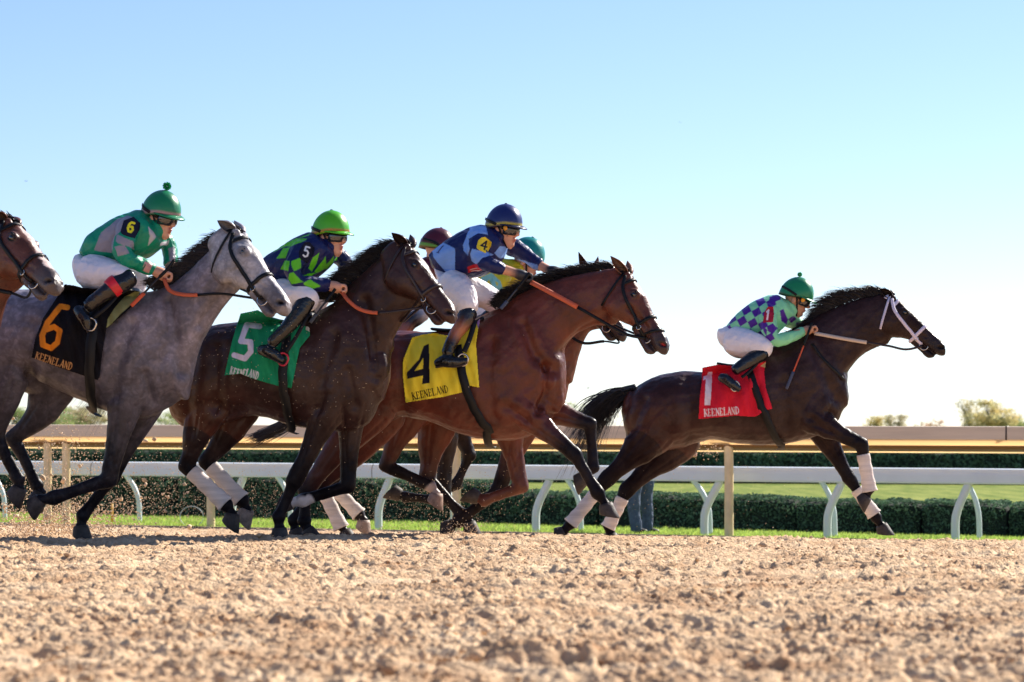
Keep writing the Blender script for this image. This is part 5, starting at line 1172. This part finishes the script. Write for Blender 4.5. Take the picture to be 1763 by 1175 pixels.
n2 = N.new('ShaderNodeTexNoise'); n2.inputs['Scale'].default_value = 30; n2.inputs['Detail'].default_value = 4; L.new(tc.outputs['Object'], n2.inputs[0]); bp = N.new('ShaderNodeBump'); bp.inputs['Distance'].default_value = .03; L.new(n2.outputs[0], bp.inputs['Height']); L.new(bp.outputs[0], b.inputs['Normal'])
tag(link('lawn', mesh_np('lawn', V, q), m), kind='structure')
# grass blades
M['blade'] = mat('grass_blade', vcol=True, rough=.6, spec=.15, trans=.5)
n = 60000; s = rg.uniform(-3, eL+3, n); o = np.abs(rg.uniform(0, 1, n))**1.2*5.2+.02; Xb = EA[0]+ev[0]*s+en[0]*o; Yb = EA[1]+ev[1]*s+en[1]*o; hb = rg.uniform(.025, .075, n)*(1-.45*o/5.2)*(.7+.6*vnoise(Xb*3, Yb*3, 3)); a = rg.uniform(0, 3.14, n); wd = rg.uniform(.003, .006, n)
zb = gz(Xb, Yb)-.006; lx, ly = rg.normal(0, .35, n)*hb, rg.normal(0, .35, n)*hb; dx, dy = np.cos(a)*wd, np.sin(a)*wd
V = np.stack([np.stack([Xb-dx, Yb-dy, zb], 1), np.stack([Xb+dx, Yb+dy, zb], 1), np.stack([Xb+lx*.4+dx*.7, Yb+ly*.4+dy*.7, zb+hb*.6], 1), np.stack([Xb+lx, Yb+ly, zb+hb], 1)], 1).reshape(-1, 3)
k = np.arange(n)*4; fcs = np.concatenate([np.stack([k, k+1, k+2], 1), np.stack([k, k+2, k+3], 1)])
cc = np.repeat(np.array((.40, .58, .12))[None]*rg.uniform(.6, 1.25, (n, 1))+np.stack([rg.uniform(0, .10, n), rg.uniform(0, .03, n), np.zeros(n)], 1), 4, 0)
tag(link('grass', mesh_np('grass', V, fcs, cc, smooth=False), M['blade']), 'short bright green turf blades along the dirt edge', 'grass', kind='stuff')

# ================================================================ rails
def base(px, off): X, Y = on_edge(px, off); return Vector((X, Y, float(gz(X, Y))))
def rail_line(off, px0, px1, n): return [base(px0+(px1-px0)*i/(n-1), off) for i in range(n)]
def extrude(path, prof, zfun):
    """profile (offset across, height) swept along path; across = away from the track"""
    v, f = [], []; n = len(prof); nv = Vector((en[0], en[1], 0))
    for p in path:
        for a, z in prof: q = p+nv*a; v.append((q.x, q.y, zfun(p)+z))
    for i in range(len(path)-1):
        for j in range(n): f.append((i*n+j, i*n+(j+1) % n, (i+1)*n+(j+1) % n, (i+1)*n+j))
    f.append(tuple(range(n))[::-1]); f.append(tuple((len(path)-1)*n+j for j in range(n))); return v, f
def lin(p, a, b):  # height along the line, fitted between the two picture borders
    t = (p.x-EA[0])/(EB[0]-EA[0]); return a+(b-a)*t
M['tanp'] = mat('tan_rail_paint', C('#d3bfa8'), rough=.55, var=.1, vscale=6, bump=.002, bscale=12, stretch=(.15, .15, 3))
M['tanu'] = mat('tan_canvas', C('#f5e0bd'), rough=.7, var=.08, vscale=5, stretch=(.1, .1, 3), trans=.72, bump=.02, bscale=2.2)
M['postp'] = mat('tan_post_paint', C('#e2cb9e'), rough=.5, var=.12, vscale=7)
M['whitep'] = mat('white_rail_plastic', C('#cfdfee'), rough=.35, spec=.5, var=.04, vscale=3)
M['greyp'] = mat('pale_post_plastic', C('#d5dfe0'), rough=.45)
TR = .12    # tan rail line: distance beyond the dirt edge
ro = empty('padded_rail', base(880, TR), 'tan rail with deep sloping canvas cover on tan posts along the dirt', 'rail')
pth = rail_line(TR, -1200, 3200, 40); z1 = lambda p: lin(p, 1.236, 1.186)
v, f = extrude(pth, [(.0, -.006), (.03, .0), (.17, .0), (.19, -.02), (.17, -.03), (.02, -.03), (.015, -.14), (.0, -.14)], z1); link('cover_fascia', mesh_np('cover_fascia', np.array(v), f, smooth=False), M['tanp'], ro)
v, f = extrude(pth, [(.002, -.143), (.10, -.20), (.42, -.285), (.43, -.28), (.10, -.19), (.01, -.139)], z1); link('cover_underside', mesh_np('cover_underside', np.array(v), f), M['tanu'], ro)
v, f = extrude(pth, [(.085, -.205), (.095, -.225), (.30, -.27), (.31, -.262)], z1); link('seam', mesh_np('seam', np.array(v), f), mat('seam_tape', C('#7a5530'), rough=.7), ro)
for px in (1731, 690, -120):
    a = rail_line(TR-.002, px, px+2.4, 2); v, f = extrude(a, [(-.002, .002), (.3, .003), (.3, -.0), (.0, -.144), (-.003, -.144)], z1); link('joint', mesh_np('joint', np.array(v), f), M['brownl'], ro)
nv = Vector((en[0], en[1], 0)); tv = Vector((ev[0], ev[1], 0)); UP = Vector((0, 0, 1))
for px in (-1000, -620, -330, 82, 114, 363, 786, 1255, 1900, 2500):
    b0 = base(px, TR+.12); top = z1(b0)-.20; pts = [b0+UP*(-.1), b0+UP*(.4*(top-b0.z)), b0+UP*(.8*(top-b0.z)), b0-tv*.012+nv*.02+UP*(top-b0.z-.02), b0-tv*.03+nv*.06+UP*(top-b0.z+.03)]
    p = smooth_path(pts, 5); vv, ff = tube_np(p, .05, 10, nrm=[nv]*len(p)); link('post', mesh_np('post', np.array(vv), ff), M['postp'], ro)
    g = [b0-tv*.16+nv*.05+UP*(top-b0.z+.10), b0+tv*.06+nv*.05+UP*(top-b0.z+.10), b0+tv*.03+nv*.05+UP*(top-b0.z-.05), b0-tv*.03+nv*.05+UP*(top-b0.z-.04)]
    vv = [tuple(q) for q in g]+[tuple(q+nv*.02) for q in g]; link('bracket', mesh_np('bracket', np.array(vv), [(0, 1, 2, 3), (7, 6, 5, 4), (0, 4, 5, 1), (1, 5, 6, 2), (2, 6, 7, 3), (3, 7, 4, 0)], smooth=False), M['greyp'], ro)
def white_rail(off, px0, px1, za, zb, feet, label, side, r=.045, h=.165):
    o = empty('white_rail', base(880, off), label, 'rail', 'white turf rails'); pth = rail_line(off, px0, px1, 40); zf = lambda p: lin(p, za, zb)
    prof = [(.0, -h), (-.012, -h*.9), (-.014, -.075), (-.010, -.058), (.004, -.030), (.024, -.008), (.06, .004), (.10, 0), (.126, -.02), (.134, -.05), (.132, -h*.9), (.12, -h)]
    v, f = extrude(pth, prof, zf); link('top_rail', mesh_np('top_rail', np.array(v), f, smooth=False), M['whitep'], o)
    for px in (156, 1100, 1500, 640): 
        a = rail_line(off, px, px+1.6, 2); v, f = extrude(a, [(x*1.02-.001 if x <= 0 else x*1.02, z*1.01+(.002 if z > -.05 else 0)) for x, z in prof], zf); link('rail_joint', mesh_np('rail_joint', np.array(v), f, smooth=False), mat('joint_gap', C('#8a9098'), rough=.6), o)
    for fx, txp in feet:
        b0 = base(fx, off+.0); Xt, Yt = on_edge(txp, off+.06); top = Vector((Xt, Yt, zf(Vector((Xt, Yt, 0)))-h+.01)); H = top.z-b0.z; d = top-b0; d.z = 0
        pts = [b0-UP*.08, b0+UP*H*.28-d*.02, b0+UP*H*.45+d*.05, b0+UP*H*.62+d*.28, b0+UP*H*.8+d*.62, top] if side > 0 else [b0-UP*.08, b0+UP*H*.2, b0+UP*H*.45+d*.06, b0+UP*H*.65+d*.25, b0+UP*H*.82+d*.55, top]
        p = smooth_path(pts, 5); vv, ff = tube_np(p, r, 10, nrm=[nv]*len(p)); link('post', mesh_np('post', np.array(vv), ff), M['greyp'], o)
        c = top+UP*.0; q = [c-tv*.09-nv*.02, c+tv*.09-nv*.02, c+tv*.09+nv*.05, c-tv*.09+nv*.05]; vv = [tuple(k+UP*(-.012)) for k in q]+[tuple(k+UP*.004) for k in q]
        link('mounting_plate', mesh_np('mounting_plate', np.array(vv), [(3, 2, 1, 0), (4, 5, 6, 7), (0, 1, 5, 4), (1, 2, 6, 5), (2, 3, 7, 6), (3, 0, 4, 7)], smooth=False), M['greyp'], o)
white_rail(.55, -1200, 3200, .795, .735, [(-120, -98), (652, 672), (923, 947), (1213, 1240), (1425, 1450), (1645, 1668), (2060, 2085), (400, 420)], 'nearer white plastic turf rail on curved pale posts behind the tan rail', 1)
white_rail(2.5, -1200, 3200, .765, .705, [(8, -16), (240, 215), (500, 476), (780, 757), (1000, 975), (1222, 1192), (1437, 1413), (1686, 1664), (1930, 1905)], 'farther white turf rail, mostly hidden, its thin posts bowing the other way', -1, r=.032, h=.15)
# kerb boards
M['board'] = mat('weathered_board', C('#6b5a4a'), rough=.9, var=.3, vscale=9, bump=.004, bscale=30)
for (a, b_, off, lab) in ((-1200, 1030, -.02, 'long weathered kerb board at the dirt edge, left of the tan post'), (865, 1407, .38, 'short weathered kerb board lying in the grass behind the leading horse'), (1035, 3200, -.10, 'long weathered kerb board at the dirt edge running off right')):
    pa = rail_line(off, a, b_, 16); v, f = extrude(pa, [(0, -.05), (0, .018), (.06, .022), (.06, -.05)], lambda p: float(gz(p.x, p.y)))
    o = link('kerb_board', mesh_np('kerb_board', np.array(v), f, smooth=False), M['board']); tag(o, lab, 'kerb', 'kerb boards')
# small stakes and wires on the left
def stick(name, px, y0, y1, off, r, col, lab, cat):
    b0 = base(px, off); s = F/b0.y; tube([b0-UP*.03, b0+UP*((y1-y0)/s*.5), b0+UP*((y1-y0)/s)], r, 8, mat(name+'_paint', col, rough=.5), name, None, rs=[r, r, r*.8]); o = bpy.context.scene.collection.objects[-1]; return tag(o, lab, cat)
stick('marker_stake', 193, 852, 888, .9, .018, C('#e0a010'), 'small yellow marker stake in the grass', 'stake')
b0 = base(330, .3); pts = [b0+tv*(.12*math.cos(a)*1.25)+UP*(.13+.12*math.sin(a)) for a in np.linspace(0, 6.1, 26)]
o = tube(smooth_path(pts, 2), .004, 6, M['greyp'], 'wire_loop'); tag(o, 'thin pale wire loop standing at the kerb near the green towel horse', 'wire')

# ================================================================ hedges
M['leaf'] = mat('hedge_leaf', vcol=True, rough=.75, spec=.12, trans=.3)
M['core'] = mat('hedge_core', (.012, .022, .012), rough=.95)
def leaves(n, P3, N3, size, cols, seed=1):
    rg = np.random.default_rng(seed); u = rg.normal(0, 1, (n, 3)); u -= (u*N3).sum(1, keepdims=True)*N3*.75; u /= np.linalg.norm(u, axis=1, keepdims=True); w_ = rg.normal(0, 1, (n, 3)); w_ -= (w_*u).sum(1, keepdims=True)*u; w_ /= np.linalg.norm(w_, axis=1, keepdims=True)
    s = size[:, None]; V = np.stack([P3-u*s, P3+w_*s*.5, P3+u*s, P3-w_*s*.5], 1).reshape(-1, 3); k = np.arange(n)*4
    return V, np.stack([k, k+1, k+2, k+3], 1), np.repeat(cols, 4, 0)
def hedge(px0, px1, off, D_extra, h, depth, lab, seed, dens=900, ls=.028, col=(.105, .18, .100), pix=None):
    a = base(px0, off); b_ = base(px1, off); Lh = (b_-a).length; t_ = (b_-a)/Lh; t_.z = 0; t_.normalize(); rg = np.random.default_rng(seed)
    o = empty('hedge', (a+b_)/2, lab, 'hedge', 'clipped hedges beyond the rails')
    ns, nh = max(8, int(Lh/.25)), 6; v, f = [], []; prof = [(.0, -.05), (.0, h*.5), (.03, h*.9), (depth*.2, h), (depth*.8, h), (depth, h*.9), (depth, -.05)]
    for i in range(ns+1):
        s = i/ns; endk = min(1, min(s, 1-s)*Lh/.12); w1 = vnoise(np.array([s*Lh*1.8]), np.array([seed*3.3]))[0]-.5
        for da, z in prof: p = a+t_*(s*Lh)+nv*(depth/2+(da-depth/2)*(.8+.2*endk)+.05*w1); v.append((p.x, p.y, float(gz(p.x, p.y))+z*(.94+.06*endk)*(1+.06*w1)))
    n = len(prof)
    for i in range(ns):
        for j in range(n-1): f.append((i*n+j, i*n+j+1, (i+1)*n+j+1, (i+1)*n+j))
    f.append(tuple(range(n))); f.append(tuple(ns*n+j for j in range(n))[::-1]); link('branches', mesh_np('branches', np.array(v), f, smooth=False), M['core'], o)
    # leaf shell
    A = Lh*(h+min(depth, 1.2)*.9); m_ = int(min(A*dens, 26000)); s = rg.uniform(0, 1, m_); q = rg.uniform(0, 1, m_); fr = h/(h+min(depth, 1.2)*.9)
    front = q < fr; z = np.where(front, q/fr*h, h); da = np.where(front, 0, (q-fr)/(1-fr)*min(depth, 1.2)); endk = np.minimum(1, np.minimum(s, 1-s)*Lh/.12)
    w1 = vnoise(s*Lh*1.8, np.full(m_, seed*3.3))-.5; lump = (vnoise(s*Lh*5, z*6+da*5, seed)-.5)*.06
    da2 = depth/2+(da-depth/2)*(.8+.2*endk)+.05*w1+np.where(front, -lump-.01-rg.uniform(-.02, .03, m_), 0); z2 = z*(.94+.06*endk)*(1+.06*w1)+np.where(front, 0, lump+rg.uniform(-.01, .035, m_)); rnd = np.clip((z-h*.85)/(h*.15), 0, 1)*np.where(front, 1, 0)*.03; da2 = da2+rnd
    Xl = a.x+t_.x*s*Lh+en[0]*da2; Yl = a.y+t_.y*s*Lh+en[1]*da2; Zl = gz(Xl, Yl)+z2
    Nn = np.where(front[:, None], np.array([-en[0], -en[1], .2])[None], np.array([0, 0, 1.])[None]); c = np.array(col)[None]*rg.uniform(.55, 1.5, (m_, 1))*(.75+.5*vnoise(s*Lh*3, z*4+da, seed+4))[:, None]
    V, q_, cc = leaves(m_, np.stack([Xl, Yl, Zl], 1), Nn, rg.uniform(.6, 1.3, m_)*ls, c, seed); link('foliage', mesh_np('foliage', V, q_, cc, smooth=False), M['leaf'], o)
# near row: blocks with narrow gaps (photo columns)
cuts = [-900, -60, 300, 640, 860]; labs = ['leftmost tall block', 'tall block behind the gray horse', 'tall block behind the dark bay horse', 'tall block behind the pack']
for i in range(4): hedge(cuts[i], cuts[i+1]-1.2, 5.4, 0, .62-.03*i, 1.3, 'dark clipped hedge, '+labs[i], 31+i, dens=1400, ls=.03)
cuts = [860, 1030, 1370, 1508, 1586, 1735, 1980, 2900]; labs = ['low block behind the crossing legs', 'low block behind the standing person and tan post', 'low block left of the bandaged forelegs', 'narrow low block right of the bandaged forelegs', 'low block left of the last white post', 'low block at the right edge', 'low block beyond the right edge']
for i in range(7): hedge(cuts[i], cuts[i+1]-4.5, 5.4, 0, .395+.01*math.sin(i*2.1), 1.0, 'dark clipped hedge, '+labs[i], 41+i, dens=2200, ls=.024)
hedge(-900, 960, 40, 0, .86, 3.0, 'far hedge, left stretch between the tan and white rails', 60, dens=500, ls=.06)
hedge(962, 2900, 40, 0, .84, 3.0, 'far hedge, right stretch between the tan and white rails', 61, dens=500, ls=.06)

# ================================================================ trees
M['bark'] = mat('bark', (.07, .055, .045), rough=.9, bump=.02, bscale=4)
M['tleaf'] = mat('tree_leaf', vcol=True, rough=.8, spec=.1, trans=.5)
def tree(px, D, ytop, wpx, col, lab, seed, n=5200, bare=.0):
    rg = np.random.default_rng(seed); X0 = (px-CX)/F*D; b0 = Vector((X0, D, -.02)); Ht = CZ+(HY-ytop)/F*D+.02; Wd = wpx/F*D/2
    o = empty('tree', b0, lab, 'tree', 'autumn trees beyond the hedges')
    parts = [tube_np([b0, b0+Vector((.05, 0, Ht*.35)), b0+Vector((-.05, .1, Ht*.8))], .1, 7, rs=[Ht*.035, Ht*.025, Ht*.008])]
    tips = []
    for i in range(16):
        a = rg.uniform(0, 6.28); z0 = rg.uniform(.2, .6)*Ht; r = rg.uniform(.35, .92)*Wd; e = b0+Vector((math.cos(a)*r, math.sin(a)*r, z0+rg.uniform(.12, .36)*Ht*(1.2-r/Wd*.6))); s0 = b0+Vector((0, 0, z0)); mid = (s0+e)/2+Vector((0, 0, -.05*Ht)); parts.append(tube_np([s0, mid, e], .05, 5, rs=[Ht*.014, Ht*.009, Ht*.003])); tips.append(e)
        for j in range(3):
            e2 = e+Vector(rg.normal(0, .16, 3))*Wd+Vector((0, 0, rg.uniform(.0, .14)*Ht)); parts.append(tube_np([mid, (mid+e2)/2, e2], .03, 4, rs=[Ht*.007, Ht*.005, Ht*.002])); tips.append(e2)
    joined('trunk', parts, M['bark'], o)
    m_ = int(n*(1-bare)); tp = np.array([tuple(t) for t in tips]); zt = tp[:, 2]; tp[:, 2] = np.minimum(zt, Ht*.93); c = tp[rg.integers(0, len(tp), m_)]; p = c+rg.normal(0, 1, (m_, 3))*np.array([.13*Wd+.05*Ht, .13*Wd+.05*Ht, .055*Ht])*rg.uniform(.3, 1, (m_, 1))
    p[:, 2] = np.clip(p[:, 2], .1*Ht, Ht*1.01+rg.uniform(-.2, 0, m_)); Nn = rg.normal(0, 1, (m_, 3)); Nn /= np.linalg.norm(Nn, axis=1, keepdims=True)
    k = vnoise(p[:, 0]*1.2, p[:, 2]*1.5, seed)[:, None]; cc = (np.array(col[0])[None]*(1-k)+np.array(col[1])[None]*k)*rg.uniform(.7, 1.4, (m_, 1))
    V, q_, cc = leaves(m_, p, Nn, rg.uniform(.6, 1.4, m_)*Ht*.022, cc, seed); link('crown', mesh_np('crown', V, q_, cc, smooth=False), M['tleaf'], o)
YG = ((.66, .52, .22), (.50, .48, .26)); GR = ((.26, .32, .13), (.36, .40, .16)); RD = ((.60, .34, .22), (.5, .38, .22)); OL = ((.42, .38, .22), (.55, .46, .28))  # leaf tones in pairs, paled so distance haze is painted into them
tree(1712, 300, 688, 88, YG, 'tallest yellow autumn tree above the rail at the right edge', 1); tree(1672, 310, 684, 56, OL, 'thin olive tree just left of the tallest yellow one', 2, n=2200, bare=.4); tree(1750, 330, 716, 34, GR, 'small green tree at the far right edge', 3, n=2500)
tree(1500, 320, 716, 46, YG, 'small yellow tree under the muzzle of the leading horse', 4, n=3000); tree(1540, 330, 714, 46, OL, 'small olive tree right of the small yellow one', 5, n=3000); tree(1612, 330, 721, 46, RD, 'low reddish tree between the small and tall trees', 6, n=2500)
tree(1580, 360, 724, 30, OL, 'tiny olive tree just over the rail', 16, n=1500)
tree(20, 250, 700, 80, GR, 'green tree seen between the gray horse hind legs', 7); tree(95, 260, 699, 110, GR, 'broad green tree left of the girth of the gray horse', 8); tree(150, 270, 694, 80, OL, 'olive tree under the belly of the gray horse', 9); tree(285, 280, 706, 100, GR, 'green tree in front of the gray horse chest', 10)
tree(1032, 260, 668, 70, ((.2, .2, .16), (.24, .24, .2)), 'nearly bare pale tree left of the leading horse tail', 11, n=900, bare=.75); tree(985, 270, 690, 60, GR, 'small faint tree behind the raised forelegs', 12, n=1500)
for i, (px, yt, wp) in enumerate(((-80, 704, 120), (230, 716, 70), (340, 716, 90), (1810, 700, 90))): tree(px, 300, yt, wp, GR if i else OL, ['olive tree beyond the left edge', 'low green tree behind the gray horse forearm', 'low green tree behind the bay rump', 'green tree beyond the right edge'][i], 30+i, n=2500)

# ================================================================ person behind the rail
pl = Plane(1105, 30.6, R(0)); DEN = C('#3c4a63'); o = empty('person', pl.pt(1103, 915), 'person in blue jeans standing in the grass behind the leading horse', 'person')
lf = Loft(); sk = SKIN
pl.limb(lf, [(1110, 795, .085, -.07), (1094, 830, .075, -.09), (1091, 860, .058, -.10), (1092, 885, .050, -.10), (1095, 908, .04, -.10), (1095, 914, .035, -.10)], sk)
pl.limb(lf, [(1112, 795, .085, .07), (1113, 830, .075, .08), (1112, 860, .058, .09), (1114, 885, .050, .10), (1114, 908, .04, .10), (1114, 914, .035, .10)], sk)
pl.limb(lf, [(1106, 800, .10, 0, 1.4), (1118, 775, .11, 0, 1.4), (1140, 752, .12, 0, 1.5), (1160, 735, .12, 0, 1.5), (1172, 728, .06, 0, 1)], sk)
pl.limb(lf, [(1158, 736, .05, -.16), (1165, 760, .04, -.18), (1180, 778, .032, -.16), (1186, 781, .03, -.16)], sk); pl.limb(lf, [(1158, 736, .05, .16), (1165, 760, .04, .18), (1180, 778, .032, .16), (1186, 781, .03, .16)], sk)
lf.ellipsoid(pl.pt(1180, 716, 0), pl.fwd*.095, pl.lat*.075, UP*.115, sk); lf.ellipsoid(pl.pt(1194, 718, 0), pl.fwd*.02, pl.lat*.015, UP*.02, sk)
for sg in (-1, 1): finger_hand(pl, lf, pl.pt(1192, 783, .16*sg), pl.fwd, -UP)
me = lf.fuse('body', .008, 2); set_cols(me, lf.ring_cols(get_v(me))); link('body', me, M['skin'], o)
M['denim'] = mat('blue_denim', C('#41506b'), rough=.85, var=.3, vscale=25, bump=.03, bscale=14); lf = Loft()
pl.limb(lf, [(1110, 790, .105, -.07), (1095, 825, .095, -.09), (1091, 855, .078, -.10), (1092, 885, .070, -.10), (1096, 913, .066, -.10)], (1, 1, 1)); pl.limb(lf, [(1112, 790, .105, .07), (1113, 825, .095, .08), (1112, 855, .078, .09), (1115, 885, .070, .10), (1114, 913, .066, .10)], (1, 1, 1)); pl.limb(lf, [(1104, 806, .115, 0, 1.4), (1116, 782, .13, 0, 1.4)], (1, 1, 1))
me = lf.fuse('jeans', .008, 3); v = get_v(me); set_v(me, v+get_n(me)*(.008*noise3(v, 14, 2))[:, None]); link('jeans', me, M['denim'], o)
lf = Loft(); pl.limb(lf, [(1112, 786, .12, 0, 1.4), (1126, 768, .13, 0, 1.4), (1145, 750, .14, 0, 1.5), (1162, 735, .135, 0, 1.5), (1170, 730, .07, 0, 1)], (1, 1, 1))
for sg in (-1, 1): pl.limb(lf, [(1158, 736, .065, .16*sg), (1165, 760, .055, .18*sg), (1180, 778, .045, .16*sg)], (1, 1, 1))
link('shirt', lf.fuse('shirt', .009, 3), mat('grey_shirt', C('#5a5e68'), rough=.8), o)
for dx, dy in ((1094, -.10), (1114, .10)):
    lf = Loft(); pl.limb(lf, [(dx-2, 914, .045, dy), (dx+6, 915, .045, dy), (dx+18, 917, .035, dy)], (1, 1, 1)); link('shoe', lf.raw('shoe'), M['black'], o)
# ================================================================ sky marks
def bird(px, py, D, sp, lab):
    c = P(px, py, D); f = []; v = []
    for sg in (-1, 1):
        b_ = len(v); v += [tuple(c), tuple(c+Vector((sg*sp*.5, 0, sp*.28))), tuple(c+Vector((sg*sp, .1*sp, sp*.05))), tuple(c+Vector((sg*sp*.45, .05*sp, -sp*.05)))]; f.append((b_, b_+1, b_+2, b_+3))
    o = empty('bird', c, lab, 'bird', 'birds in the sky'); w_ = link('wing', mesh_np('wing', np.array(v), f, smooth=False), M['black'], o); s_ = w_.modifiers.new('t', 'SOLIDIFY'); s_.thickness = sp*.06
    lf = Loft(); lf.ellipsoid(c, (sp*.12, 0, 0), (0, sp*.5, 0), (0, 0, sp*.14)); link('body', lf.raw('body'), M['black'], o)
bird(45, 312, 60, .035, 'tiny dark bird high at the left above the brown horse'); bird(1171, 211, 90, .04, 'tiny dark bird in the open sky at the upper right of centre')
